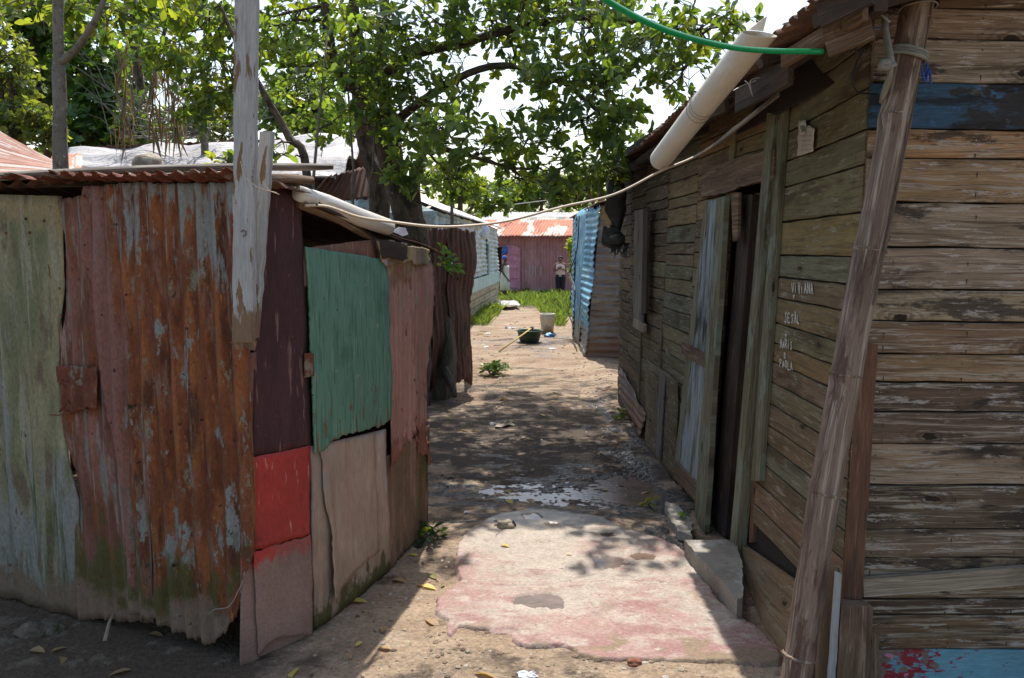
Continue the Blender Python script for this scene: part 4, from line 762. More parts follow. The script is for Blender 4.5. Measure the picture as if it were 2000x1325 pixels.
# gable infill over the alley wall so no sky shows
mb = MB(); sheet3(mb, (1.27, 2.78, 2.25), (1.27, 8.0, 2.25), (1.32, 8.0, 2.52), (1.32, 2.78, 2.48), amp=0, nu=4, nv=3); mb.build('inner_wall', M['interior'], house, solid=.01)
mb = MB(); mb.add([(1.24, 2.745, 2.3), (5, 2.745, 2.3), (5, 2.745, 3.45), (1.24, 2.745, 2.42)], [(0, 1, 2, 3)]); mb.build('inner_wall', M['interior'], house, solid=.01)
# doorstep
o = MB(); 
stp = ccw_sheet('doorstep', [Gz(x, y, .105) for x, y in ((1338, 1053), (1420, 1052), (1440, 1062), (1450, 1100), (1452, 1165), (1440, 1168), (1400, 1120), (1365, 1085))], .105, .13, M['concrete'], jit=.004); tag(stp, 'raised concrete doorstep in front of the open plank door', 'doorstep')
kerb = ccw_sheet('concrete_edging', [Gz(x, y, .05) for x, y in ((1300, 978), (1325, 985), (1352, 1020), (1350, 1045), (1325, 1035), (1308, 1010))], .05, .08, M['concrete'], jit=.008); tag(kerb, 'broken concrete edging between the mud and the open door', 'edging')

# chalk writing
FONT = {'V': [[(0, 1), (.4, 0), (.8, 1)]], 'i': [[(.2, .7), (.2, 0)], [(.2, .95), (.2, .88)]], 'I': [[(.2, 1), (.2, 0)]], 'A': [[(0, 0), (.4, 1), (.8, 0)], [(.15, .4), (.65, .4)]], 'N': [[(0, 0), (0, 1), (.7, 0), (.7, 1)]],
  'S': [[(.7, .85), (.4, 1), (.1, .75), (.6, .35), (.4, 0), (0, .1)]], 'E': [[(.6, 1), (0, 1), (0, 0), (.6, 0)], [(0, .5), (.5, .5)]], 'L': [[(0, 1), (0, 0), (.6, 0)]], 'M': [[(0, 0), (.05, 1), (.4, .3), (.75, 1), (.8, 0)]],
  'R': [[(0, 0), (0, 1), (.6, .85), (.5, .5), (0, .45), (.65, 0)]], 'P': [[(0, 0), (0, 1), (.6, .85), (.5, .5), (0, .45)]], 'O': [[(.35, 1), (0, .5), (.35, 0), (.7, .5), (.35, 1)]], 'Y': [[(0, 1), (.35, .5), (.7, 1)], [(.35, .5), (.3, 0)]], '2': [[(0, .8), (.35, 1), (.6, .75), (0, 0), (.7, 0)]]}
def scrawl(text, x0, y0, x1, y1, h):
    mb = MB(); n = len(text); r = random.Random(len(text))
    for i, ch in enumerate(text):
        hh = h*r.uniform(.85, 1.2); sx = (x1-x0)/n
        for st in FONT[ch]:
            px = [(x0 + (x1-x0)*i/n + a*sx*.86 + r.uniform(-.5, .5), y0 + (y1-y0)*i/n - b*hh + r.uniform(-.5, .5)) for a, b in st]
            q = solve(FR, np.array([k[0] for k in px]), np.array([k[1] for k in px])) + np.array([-.0055, 0, 0])
            for a, b in zip(q[:-1], q[1:]):
                a, b = Vector(a), Vector(b); t = (b-a).normalized(); s_ = t.cross(Vector((-1, 0, 0))).normalized()*.0042
                mb.add([a-s_, b-s_, b+s_, a+s_], [(0, 1, 2, 3)], [(k.y, k.z) for k in (a-s_, b-s_, b+s_, a+s_)])
    return mb.build('chalk_writing', M['chalk'], house)
scrawl('ViViANA', 1549, 572, 1592, 575, 20); scrawl('Y', 1551, 584, 1557, 584, 9); scrawl('SESAL', 1535, 630, 1566, 632, 19); scrawl('Y', 1536, 660, 1541, 660, 8)
scrawl('MARiS', 1526, 680, 1551, 683, 16); scrawl('2', 1533, 699, 1540, 699, 10); scrawl('PAOLA', 1525, 716, 1552, 726, 14)
# calendar page
mb = MB(); panel(mb, SR, (1558, 240), (1592, 250), (1590, 296), (1558, 306), nu=10, nv=10, off=.012, dent=.01, seed=81, jit=(2, .6, .6, 1)); cal = mb.build('calendar_page', M['paper'], smooth=True, solid=.001)
tag(cal, 'torn yellowed calendar page pinned to the olive planks beside the door', 'paper')
mb = MB(); panel(mb, SR, (1560, 236), (1573, 234), (1574, 262), (1562, 266), nu=6, nv=6, off=.018, seed=82, jit=(1, 1, 1, 1)); mb.build('torn_flap', M['paper'], cal, smooth=True, solid=.001)
mb = MB(); panel(mb, SR, (1563, 246), (1571, 245), (1571, 258), (1564, 260), nu=4, nv=4, off=.0200, seed=83, jit=(1, 1, 1, 1)); mb.build('printed_picture', M['paper_print'], cal)
mb = MB()
for k, yy in enumerate((266, 275, 284, 293)): panel(mb, SR, (1564, yy), (1586, yy-1.5+k*.1), (1586, yy-.6), (1564, yy+.9), nu=4, nv=2, off=.019, seed=84)
mb.build('printed_lines', M['paper_print'], cal)
# pole, posts and ties at the corner
def bamboo():
    mb = MB(); a, b = P(1538, 1420, 2.42), P(1808, -60, 2.50); n = 60; nodes = [.09, .30, .455, .62, .80, .93]; path = []; rad = []
    for i in range(n):
        t = i/(n-1); p = a.lerp(b, t) + Vector((-.018*math.sin(math.pi*t*1.0) + .006*mnoise.noise(Vector((t*5, 0, 0))), 0, 0)); path.append(p)
        k = min(abs(t-q) for q in nodes); rad.append((.046 + .003*t)*(1 + .07*math.exp(-(k/.006)**2) + .02*mnoise.noise(Vector((t*12, 3, 0)))))
    mb.tube(path, rad, 18, wob=.05); o = mb.build('bamboo_pole', M['bamboo'], smooth=True); tag(o, 'thick weathered bamboo pole leaning against the corner of the plank house', 'pole')
    for q in nodes:
        m2 = MB(); p = a.lerp(b, q) + Vector((-.018*math.sin(math.pi*q), 0, 0)); t = (b-a).normalized(); m2.tube([p-t*.006, p-t*.002, p+t*.002, p+t*.006], [.047, .0505, .0505, .047], 18, caps=False, wob=.25); m2.build('node_ring', M['bamboo'], o, smooth=True)
    m2 = MB(); m2.tube([a.lerp(b, t) + Vector((.012+.008*math.sin(t*9), -.047, 0)) for t in np.linspace(.55, .98, 24)], .0022, 4); m2.build('split', M['crack'], o)
    return a, b
ba, bbp = bamboo()
def ring(c, t, r, w, wob=0): 
    t = t.normalized(); s = t.orthogonal().normalized(); q = t.cross(s); return [c + s*math.cos(a)*r + q*math.sin(a)*r + t*(w*math.sin(a*1.0+wob)) for a in np.linspace(0, 2*math.pi, 22)]
def flatband(path, w, th, name, mat, parent=None, n=6):
    mb = MB(); mb.tube(path, w, n, flat=th, up=(0, -1, 0)); return mb.build(name, M[mat], parent, smooth=True)
tt = (bbp-ba); c = ba.lerp(bbp, .885) + Vector((-.006, 0, 0))
tie = thing('cloth_tie', 'grey cloth strap knotted round the bamboo pole near the eave', 'strap', c)
mb = MB()
for k in range(3): mb.tube(ring(c + tt.normalized()*(.010*k-.012), tt, .056, .014, .4), .0065, 6)
mb.build('band', M['strap'], tie, smooth=True)
mb = MB(); kn = P(1742, 125, 2.38); mb.tube([kn, kn+Vector((-.012, 0, .004)), kn+Vector((-.03, -.0, .006)), kn+Vector((-.035, 0, -.012)), kn+Vector((-.015, 0, -.012)), kn+Vector((.01, 0, 0))], [.008, .013, .012, .012, .010, .01], 7, wob=.3)
mb.tube([kn, P(1735, 95, 2.42), P(1729, 60, 2.45), P(1728, 30, 2.45)], [.010, .012, .012, .011], 6, wob=.2); mb.tube([kn, P(1738, 150, 2.42), P(1728, 180, 2.46), P(1722, 200, 2.5)], [.008, .01, .01, .008], 6, wob=.3); mb.build('knot', M['strap'], tie, smooth=True)
c2 = ba.lerp(bbp, .947); mb = MB(); mb.tube(ring(c2, tt, .054, .012, 2.2), .003, 6); o = mb.build('tie_wire', M['wire'], smooth=True); tag(o, 'pale tie wire looped round the top of the bamboo pole', 'wire')
cable('cable', [P(1713, 80, 2.45), P(1680, 60, 2.5), P(1665, 85, 2.5), P(1680, 105, 2.5), P(1692, 90, 2.5), P(1672, 125, 2.5), P(1666, 155, 2.5), P(1675, 180, 2.52), P(1715, 184, 2.55)], .0028, 'cable_black', 'thin black cable looped over the top corner of the olive plank wall', 'cable')
cable('cord', [P(1600, 40, 2.35), P(1640, 52, 2.4), P(1690, 57, 2.45), P(1740, 50, 2.5)], .002, 'blue_cord', 'thin blue cord stretched under the eave beside the bamboo pole', 'cord')
cord2 = cable('cord', [P(1808, 150, 2.56), P(1811, 118, 2.56), P(1800, 128, 2.55), P(1806, 160, 2.55), P(1815, 135, 2.56), P(1818, 165, 2.56)], .004, 'blue_cord', 'blue cord bunched between the front planks behind the bamboo pole', 'cord')
mb = MB(); mb.tube([P(1716, 15, 2.42), P(1722, 30, 2.4), P(1738, 44, 2.4)], .0035, 6); o = mb.build('wire_hook', M['wire'], smooth=True); tag(o, 'short bright bent wire hanging above the cloth strap', 'wire')
def vpost(name, tlx, trx, ty, blx, brx, by, d, th, mat, label, cat='board', seed=1):
    mb = MB(); n = 16; vs = []; uvs = []; fs = []
    for i in range(n):
        t = i/(n-1); y = ty + (by-ty)*t; a, b = Py(tlx+(blx-tlx)*t, y, d), Py(trx+(brx-trx)*t, y, d); j = Vector((.0018*mnoise.noise(Vector((t*8, seed, 0))), 0, 0)); z = a.z
        if i == 0: a.z += .006; b.z -= .004
        for q, k in ((a+j, 0), (b+j*2, .06), (b+j*2+Vector((0, th, 0)), .1), (a+j+Vector((0, th, 0)), .16)): vs.append(q); uvs.append((z+seed, k))
    for i in range(n-1):
        for k in range(4): a = i*4+k; b = i*4+(k+1) % 4; fs.append((a, b, b+4, a+4))
    fs += [(3, 2, 1, 0), (4*n-4, 4*n-3, 4*n-2, 4*n-1)]; mb.add(vs, fs, uvs); o = mb.build(name, M[mat], bevel=.003); tag(o, label, cat); return o
vpost('corner_board', 1686, 1716, 671, 1648, 1684, 1185, 2.665, .03, 'wood_red', 'reddish brown board standing against the corner of the front planks', seed=3)
vpost('wooden_post', 1643, 1706, 1184, 1630, 1700, 1420, 2.60, .05, 'wood_brown', 'short broken brown post with a splintered top at the house corner', 'post', seed=4)
vpost('wooden_stake', 1694, 1718, 1238, 1690, 1718, 1420, 2.63, .03, 'wood_brown', 'thin brown stake beside the broken post under the front planks', 'stake', seed=5)
vpost('wooden_board', 1608, 1645, 1108, 1592, 1636, 1420, 2.64, .03, 'wood_brown', 'brown board standing behind the whitish lath at the house corner', seed=6)
vpost('wooden_lath', 1632, 1645, 1120, 1612, 1628, 1400, 2.60, .012, 'wood_grey2' if False else 'post_white', 'narrow whitish lath between the bamboo pole and the broken post', 'lath', seed=7)
# gutter pipe
mb = MB(); A1, B1 = P(1462, 92, 2.62), P(1290, 312, 3.75); mb.tube([A1.lerp(B1, t) for t in np.linspace(-.06, 1, 12)], .052, 22, caps=False); mb.tube([A1.lerp(B1, t) for t in np.linspace(1, -.06, 12)], .048, 22, caps=False)
ax_ = (A1-B1).normalized()
for q in list(range(len(mb.v))):
    p_ = Vector(mb.v[q]); e_ = A1.lerp(B1, -.06)
    if abs((p_-e_).dot(ax_)) < .012: mb.v[q] = tuple(p_ + ax_*(.02 - 1.5*(p_.z-e_.z)))
pipe = mb.build('drain_pipe', M['pvc'], smooth=True); tag(pipe, 'thick long white plastic drain pipe hung under the plank house eave', 'pipe')
tp = A1.lerp(B1, -.02); mb = MB(); mb.add([tp+Vector((-.01, 0, .045)), tp+Vector((.04, 0, .04)), tp+Vector((.045, -.02, .085))], [(0, 1, 2)]); mb.build('broken_shard', M['pvc'], pipe, solid=.003)
for k in (.42, .44, .475): 
    m2 = MB(); m2.tube(ring(A1.lerp(B1, k), B1-A1, .0535, .004, k*40), .0012, 4); m2.build('wire_loop', M['wire'], pipe, smooth=True)
cable('tie_wire', [P(1432, 178, 3.0), P(1450, 168, 3.0), P(1470, 160, 3.0), P(1492, 152, 2.95), P(1466, 158, 2.95), P(1470, 188, 2.95), P(1462, 165, 2.97), P(1455, 158, 3.0)], .0022, 'wire', 'knotted wire holding the drain pipe to the eave boards', 'wire')
# dark bundle
bn = thing('black_bundle', 'dark bundle of black plastic tied up at the far end of the plank house', 'bundle', (1.0, 7.3, 1.6))
def lump(mb, path, rad, n=12, wob=.5): mb.tube(path, rad, n, wob=wob)
mb = MB(); lump(mb, [P(1206, 325, 7.4), P(1203, 350, 7.4), P(1206, 380, 7.38), P(1202, 410, 7.35), P(1206, 435, 7.35), P(1203, 456, 7.3)], [.05, .09, .07, .085, .06, .05], wob=.9); mb.build('hanging_roll', M['black_cloth'], bn, smooth=True)
mb = MB(); lump(mb, [P(1205, 448, 7.3), P(1200, 462, 7.25), P(1198, 475, 7.2), P(1205, 485, 7.2)], [.04, .12, .09, .03], wob=1.1); lump(mb, [P(1190, 468, 7.1), P(1205, 470, 7.1), P(1220, 468, 7.1)], [.03, .05, .03]); mb.build('knot', M['black_cloth'], bn, smooth=True)
mb = MB()
for k in range(9): x = 1195+k*4; mb.tube([P(x, 475, 7.15), P(x+rnd.uniform(-6, 6), 490, 7.12), P(x+rnd.uniform(-9, 9), 500+rnd.uniform(-6, 8), 7.1)], [.018, .012, .003], 5, flat=.3)
mb.build('frayed_end', M['black_cloth'], bn)

# ================================================================== BACKGROUND BUILDINGS
# dark brown sheet fence beside the shed
fence = thing('sheet_fence', 'leaning dark brown sheet metal fence between the shed and the alley bend', 'fence', (-.8, 8.7, 0))
f0, f1 = G(845, 775), G(922, 752)
def FF(x, y, z): return (y - f0.y) - (f1.y-f0.y)/(f1.x-f0.x)*(x - f0.x) - .06*z
SF = (FF, lambda p: p[..., 0]*1.8)
mb = MB(); panel(mb, SF, (872, 448), (928, 449), (922, 752), (880, 750), top=[(885, 440), (905, 446)], right=[(926, 520), (921, 600), (913, 690)], bottom=[(900, 748)], nu=60, nv=40, pitch=.075, amp=.010, off=.03, dent=.05, jit=(3, 2, 3, 2), seed=101)
mb.build('fence_sheet', M['fence_rust'], fence, smooth=True, solid=.004)
mb = MB(); panel(mb, SF, (834, 450), (886, 446), (888, 770), (842, 780), nu=50, nv=40, pitch=.08, amp=.01, off=.0, dent=.08, jit=(4, 3, 3, 2), seed=103); mb.build('fence_sheet', M['fence_rust'], fence, smooth=True, solid=.004)
mb = MB(); sheet3(mb, (f0.x-1.6, f0.y+.3, 0), (f0.x+.05, f0.y+.06, 0), (f0.x+.02, f0.y+.1, 1.75), (f0.x-1.6, f0.y+.3, 1.7), nu=80, nv=10, pitch=.076, amp=.008, dent=.05, jag=.05, seed=105); mb.build('fence_sheet', M['fence_rust'], fence, smooth=True, solid=.004)
mb = MB(); sheet3(mb, (-.50, 9.2, 0), (-.75, 12.3, 0), (-.75, 12.3, 1.75), (-.50, 9.2, 1.75), nu=100, nv=10, pitch=.076, amp=.008, dent=.05, jag=.05, seed=106); mb.build('fence_sheet', M['fence_rust'], fence, smooth=True, solid=.004)
o = MB(); lump(o, [P(850, 790, 8.3), P(866, 760, 8.4), P(876, 700, 8.5), P(868, 620, 8.6), P(872, 540, 8.7), P(876, 480, 8.8)], [.10, .12, .10, .075, .06, .045], n=14, wob=.45)
lump(o, [P(868, 720, 8.35), P(884, 752, 8.2), P(888, 774, 8.1)], [.04, .045, .03], wob=.4)
o = o.build('driftwood_log', M['driftwood'], smooth=True); tag(o, 'twisted grey old root log standing against the dark brown fence', 'log')
mb = MB(); bar(mb, P(830, 448, 9.0), P(900, 442, 9.0), .05, .03); bar(mb, P(884, 455, 8.7), P(882, 390, 8.9), .035, .03)
mb = MB(); bar(mb, P(818, 444, 8.8), P(905, 440, 8.9), .05, .035); mb.build('fence_rail', M['wood_dark'], fence)
mb = MB(); mb.tube([P(884, 480, 8.8), P(882, 372, 8.8)], [.022, .018], 7, wob=.2); mb.build('fence_stake', M['wood_grey'], fence)

# blue shack on the right
bsh = thing('blue_shack', 'blue painted tin shack with a brown ribbed side beyond the plank house', 'shack', (1.8, 13.5, 0))
b0 = Vector((1.10, 11.4, 0)); b1 = Vector((1.27, 16.2, 0)); zt = 2.30
def rag(mb, a, b, z0, z1, w_, seed): pass
mb = MB(); sheet3(mb, (b0.x, b0.y, .0), (b0.x+.02, 12.7, .0), (b0.x+.15, 12.75, zt-.02), (b0.x+.20, b0.y, zt-.05), pitch=.10, amp=.012, nu=26, nv=130, along='v', dent=.10, jag=.08, seed=31); mb.build('wall_sheet', M['blue_sheet'], bsh, smooth=True, solid=.004)
mb = MB(); sheet3(mb, (b0.x+.03, 12.78, .02), (b0.x+.05, 14.2, 0), (b0.x+.10, 14.2, zt), (b0.x+.15, 12.78, zt+.02), pitch=.4, amp=.004, nu=20, nv=20, along='u', dent=.03, seed=32); mb.build('wall_board', M['blue_sheet'], bsh, smooth=True, solid=.01)
mb = MB(); sheet3(mb, (b0.x+.04, 14.2, 0), b1, b1+Vector((0, 0, zt-.12)), (b0.x+.09, 14.2, zt-.05), pitch=.10, amp=.012, nu=30, nv=120, along='v', dent=.04, jag=.05, seed=33); mb.build('wall_sheet', M['blue_sheet'], bsh, smooth=True, solid=.004)
mb = MB(); sheet3(mb, (b0.x, b0.y, 0), (b0.x+1.6, b0.y-.05, 0), (b0.x+1.6, b0.y-.05, zt-.02), (b0.x+.205, b0.y, zt-.02), pitch=.105, amp=.012, nu=40, nv=140, along='v', dent=.05, jag=.05, seed=34); mb.build('wall_sheet', M['rib_rust'], bsh, smooth=True, solid=.004, label='brown grey ribbed sheet facing the camera')
mb = MB(); mb.box((b0.x+1.6, b0.y, 0), (b0.x+1.64, 16.2, zt)); mb.box((b1.x, 16.2, 0), (b0.x+1.6, 16.24, zt)); mb.build('rear_wall', M['rib_rust'], bsh)
mb = MB(); sheet3(mb, (b0.x+.14, 11.3, zt+.0), (b0.x+.1, 16.3, zt-.02), (b0.x+1.8, 16.3, zt+.35), (b0.x+1.8, 11.3, zt+.35), pitch=.1, amp=.012, nu=160, nv=8, seed=35); mb.build('roof', M['roof_rust'], bsh, smooth=True, solid=.003)
for k, (px0, y0, y1, w_) in enumerate(((1139, 400, 432, 5), (1150, 410, 436, 4), (1140, 545, 640, 3), (1158, 590, 650, 4))):
    a, b = Py(px0, y0, 12.7), Py(px0+2, y1, 12.7); mb = MB(); a.x = b0.x-.02+.15*a.z/zt; b.x = b0.x-.02+.15*b.z/zt; mb.add([a+Vector((0, -.05*w_/5, 0)), a+Vector((0, .06*w_/5, 0)), b+Vector((0, .03, 0)), b+Vector((0, -.04, 0))], [(0, 1, 2, 3)]); mb.build('torn_hole_shade', M['interior'], bsh, solid=.003)  # flat dark patches coloured as the shade inside torn holes, nothing is cut
o = cable('cable', [Vector((b0.x+.06, 13.4, 2.2)), Vector((b0.x+.03, 13.5, 1.6)), Vector((b0.x-.0, 14.6, 1.2)), Vector((b0.x-.05, 12.9, 1.0)), Vector((b0.x-.05, 13.0, .7)), Vector((b0.x-.05, 14.4, .5)), Vector((b0.x-.05, 12.9, .3))], .010, 'cable_black', 'black cable dangling down the blue tin wall', 'cable')
# pale blue house on the left
ph = thing('pale_blue_house', 'pale blue patched tin house with a light metal roof left of the yard', 'house', (-1.8, 19, 0))
pb = G(928, 620); pe = G(971, 596); pb.z = pe.z = 0; pdir = (pe-pb).normalized(); ps = pb - pdir*5.5; pz = 2.28
def PH(t, z, o=0): p = ps + (pe-ps)*t; n = Vector((pdir.y, -pdir.x, 0)); return Vector((p.x, p.y, z)) + n*o
mb = MB(); tb = (pb-ps).length/(pe-ps).length; tm = tb + (1-tb)*.48
sheet3(mb, PH(0, .95), PH(tm, .95), PH(tm, pz), PH(0, pz), pitch=.12, amp=.014, nu=40, nv=110, along='v', dent=.04, jag=.04, seed=41); mb.build('wall_sheet', M['pale_blue'], ph, smooth=True, solid=.004)
mb = MB(); sheet3(mb, PH(tm, .9, .03), PH(1, .9, .03), PH(1, 1.75, .03), PH(tm, 1.8, .03), pitch=.12, amp=.014, nu=30, nv=80, along='v', dent=.06, jag=.06, seed=42); mb.build('wall_sheet', M['pale_blue'], ph, smooth=True, solid=.004)
mb = MB(); sheet3(mb, PH(tm, 1.74, .01), PH(1, 1.7, .01), PH(1, pz, .01), PH(tm, pz, .01), pitch=.12, amp=.014, nu=30, nv=50, along='v', dent=.04, seed=43); mb.build('wall_sheet', M['pale_blue'], ph, smooth=True, solid=.004)
mb = MB(); bar(mb, PH(0, .78, .06), PH(1.01, .80, .06), .04, .30); mb.build('trim_board', M['teal_trim'], ph)
mb = MB(); bar(mb, PH(tm, .9, .05)+Vector((0, 0, 0)), PH(tm, 1.8, .05), .05, .12, up=tuple(pdir)); mb.build('wall_stud', M['teal_trim'], ph)
for k in range(3): mb = MB(); bar(mb, PH(0, .08+.19*k+.09, .02+.02*k), PH(1.0, .08+.20*k+.09, .02+.02*k), .03, .17); mb.build('skirting_board', M['plank_beige'], ph)
mb = MB(); e0, e1 = PH(0, pz, .18), PH(1.02, pz+.05, .12); r0, r1 = Vector((-2.9, 14.6, 3.0)), Vector((-2.35, e1.y, 3.12))
sheet3(mb, e0, e1, r1, r0, pitch=.13, amp=.018, nu=200, nv=10, jag=.05, seed=44); mb.build('roof', M['roof_white'], ph, smooth=True, solid=.004)
mb = MB(); sheet3(mb, r0, r1, r1+Vector((-2.3, .1, -.8)), r0+Vector((-2.3, 0, -.8)), pitch=.13, amp=.015, nu=160, nv=6, seed=45); mb.build('roof', M['roof_white'], ph, smooth=True, solid=.004)
mb = MB(); q = [PH(1, 0), Vector((-4.2, pe.y+.3, 0)), Vector((-4.2, pe.y+.3, 2.2)), Vector((-2.35, pe.y+.2, 3.08)), PH(1, pz)]; mb.add(q, [(0, 1, 2, 3, 4)]); q = [PH(0, 0), Vector((-4.8, 14.9, 0)), Vector((-4.8, 14.9, 2.2)), Vector((-2.9, 14.8, 2.96)), PH(0, pz)]; mb.add(q, [(0, 1, 2, 3, 4)])
mb.add([(-4.8, 14.9, 0), (-4.2, pe.y+.3, 0), (-4.2, pe.y+.3, 2.2), (-4.8, 14.9, 2.2)], [(0, 1, 2, 3)]); mb.build('rear_wall', M['pale_blue'], ph, solid=.02)
o = rock('plastic_bag', P(941, 452, 16.4)+Vector((.06, 0, 0)), (.08, .05, .13), 8, M['white_bag'], amp=.8); tag(o, 'small white plastic bag hanging on the pale blue tin wall', 'bag')
# pink house at the end
pk = thing('pink_house', 'long pink corrugated metal house with a rusty orange roof closing the yard', 'house', (.5, 34, -.2))
PYy = 32.0; pt = 2.22
xw = lambda px: (px-1000)/1500*32.1
mb = MB(); sheet3(mb, (xw(982), PYy, -.25), (5, PYy, -.25), (5, PYy, pt), (xw(982), PYy, pt), pitch=.13, amp=.016, nu=300, nv=6, seed=51); sheet3(mb, (-4, PYy, -.25), (xw(968), PYy, -.25), (xw(968), PYy, pt), (-4, PYy, pt), pitch=.13, amp=.016, nu=160, nv=4, seed=52)
sheet3(mb, (xw(968), PYy, 1.75), (xw(982), PYy, 1.75), (xw(982), PYy, pt), (xw(968), PYy, pt), pitch=.13, amp=.016, nu=16, nv=4); mb.build('wall', M['pink_wall'], pk, smooth=True)
mb = MB(); mb.box((-4, PYy+.1, -.25), (5, PYy+.14, pt)); mb.box((-4, PYy+.14, -.25), (-3.95, 36.5, pt)); mb.box((4.95, PYy+.14, -.25), (5, 36.5, pt)); mb.box((-3.95, 36.45, -.25), (4.95, 36.5, pt)); mb.build('inner_wall', M['interior'], pk)
mb = MB(); bar(mb, (xw(1017), PYy-.03, 1.72), (5, PYy-.03, 1.70), .03, .03); mb.build('wall_batten', M['pink_wall'], pk)
mb = MB(); x0, x1 = xw(980), xw(1015); n = 9; top = [(x0+(x1-x0)*i/n, 1.68 + .16*math.sin(math.pi*min(1, max(0, i/n)))**.7) for i in range(n+1)]
vs = [(x0, PYy-.06, -.2), (x1, PYy-.06, -.2)] + [(x, PYy-.06, z) for x, z in reversed(top)]; mb.add(vs, [tuple(range(len(vs)))]); dr = mb.build('door', M['pink_door'], pk, solid=.04)
for z in (.12, .50, .92, 1.5): mb = MB(); bar(mb, (x0, PYy-.09, z), (x1, PYy-.09, z), .04, .06); mb.build('door_batten', M['pink_door'], dr)
mb = MB(); bar(mb, (x1-.04, PYy-.095, -.2), (x1-.04, PYy-.095, 1.66), .04, .07, up=(1, 0, 0)); mb.build('door_edge', M['pink_door'], dr)
mb = MB()
for px, a, b in ((1035, 520, 541), (1041, 519, 538), (1046, 521, 540), (1055, 520, 543), (1057, 521, 537)): mb.add([Py(px-.6, a, PYy-.03), Py(px+.6, a, PYy-.03), Py(px+.6, b, PYy-.03), Py(px-.6, b, PYy-.03)], [(3, 2, 1, 0)])
mb.build('white_marks', M['chalk'], pk)
mb = MB(); a, b = Vector((-4.3, PYy-.45, pt-.02)), Vector((5.2, PYy-.45, pt-.02)); sheet3(mb, a, b, b+Vector((.5, 2.9, .78)), a+Vector((.5, 2.9, .78)), pitch=.13, amp=.018, nu=400, nv=10, jag=.07, seed=53); mb.build('roof', M['roof_orange'], pk, smooth=True, solid=.004)
mb = MB(); sheet3(mb, a+Vector((.5, 2.9, .78)), b+Vector((.5, 2.9, .78)), b+Vector((.5, 5.2, .1)), a+Vector((.5, 5.2, .1)), pitch=.13, amp=.018, nu=200, nv=5, seed=54); mb.build('roof', M['roof_grey'], pk, smooth=True, solid=.004)
o = rock('blue_cloth', Py(986, 489, 31.8), (.10, .04, .17), 9, M['scarf'], amp=1.3); tag(o, 'blue cloth hanging at the top corner of the pink door', 'cloth')
# dark tarp clutter on the far roof and roofs behind
rt = thing('far_house', 'grey roofed house with black sheeting standing behind the pink house', 'house', (1, 41, 0))
mb = MB(); sheet3(mb, (-2.5, 37.4, 3.05), (4.5, 37.4, 3.0), (4.5, 41, 3.6), (-1.2, 41, 3.65), pitch=.2, amp=.015, nu=120, nv=5, seed=55); mb.build('roof', M['roof_grey'], rt, smooth=True, solid=.01)
mb = MB(); sheet3(mb, (-1.3, 37.0, 2.75), (4.4, 37.0, 2.7), (4.4, 38.6, 3.28), (.6, 38.2, 3.24), amp=0, nu=40, nv=8, dent=.12, jag=.1, seed=56); mb.build('black_sheeting', M['black_cloth'], rt, smooth=True, solid=.01)
mb = MB(); mb.box((-2.4, 37.6, -.2), (4.4, 37.7, 3.0)); mb.box((-2.4, 40.9, -.2), (4.4, 41, 3.5)); mb.build('wall', M['pink_wall'], rt)
# tarp roofed house, far left behind the shed
th = thing('tarp_house', 'low house behind the shed whose roof is covered with a white tarpaulin', 'house', (-5, 13, 0))
A_, B_, C_, D_ = Py(140, 293, 14.5), Py(722, 262, 14.5), Py(655, 352, 10.8), Py(60, 350, 10.8)
mb = MB(); sheet3(mb, D_, C_, B_, A_, amp=.012, pitch=.9, nu=90, nv=50, dent=.16, jag=.05, seed=61); mb.build('tarpaulin', M['tarp'], th, smooth=True, solid=.005)
mb = MB(); sheet3(mb, A_-Vector((1, 0, 0)), B_+Vector((.1, 0, 0)), B_+Vector((0, 3.5, -1.0)), A_+Vector((-1, 3.5, -1.0)), amp=.015, pitch=.15, nu=160, nv=5, seed=62); mb.build('roof', M['roof_rust'], th, smooth=True, solid=.005)
mb = MB(); sheet3(mb, Py(590, 396, 10.6), Py(742, 388, 11.2), Py(745, 318, 11.7), Py(640, 345, 10.7), amp=.02, pitch=.11, nu=70, nv=10, dent=.04, jag=.05, seed=63); mb.build('loose_sheet', M['fence_rust'], th, smooth=True, solid=.004)
mb = MB(); sheet3(mb, (B_.x-.3, 11.3, 0), (B_.x-.1, 15.5, 0), (B_.x-.1, 15.5, 2.7), (B_.x-.3, 11.3, 2.5), pitch=.15, amp=.012, nu=90, nv=5, seed=64); sheet3(mb, (-9, 11.4, 0), (B_.x-.3, 11.3, 0), (B_.x-.3, 11.3, 2.45), (-9, 11.4, 2.45), pitch=.15, amp=.012, nu=140, nv=5, seed=65); mb.build('wall', M['pale_blue'], th, smooth=True, solid=.004)
mb = MB(); mb.tube([D_.lerp(C_, t)+Vector((0, -.05, .02)) for t in (.2, .4, .6, .8, 1)], .03, 6); mb.build('roof_beam', M['wood_dark'], th)
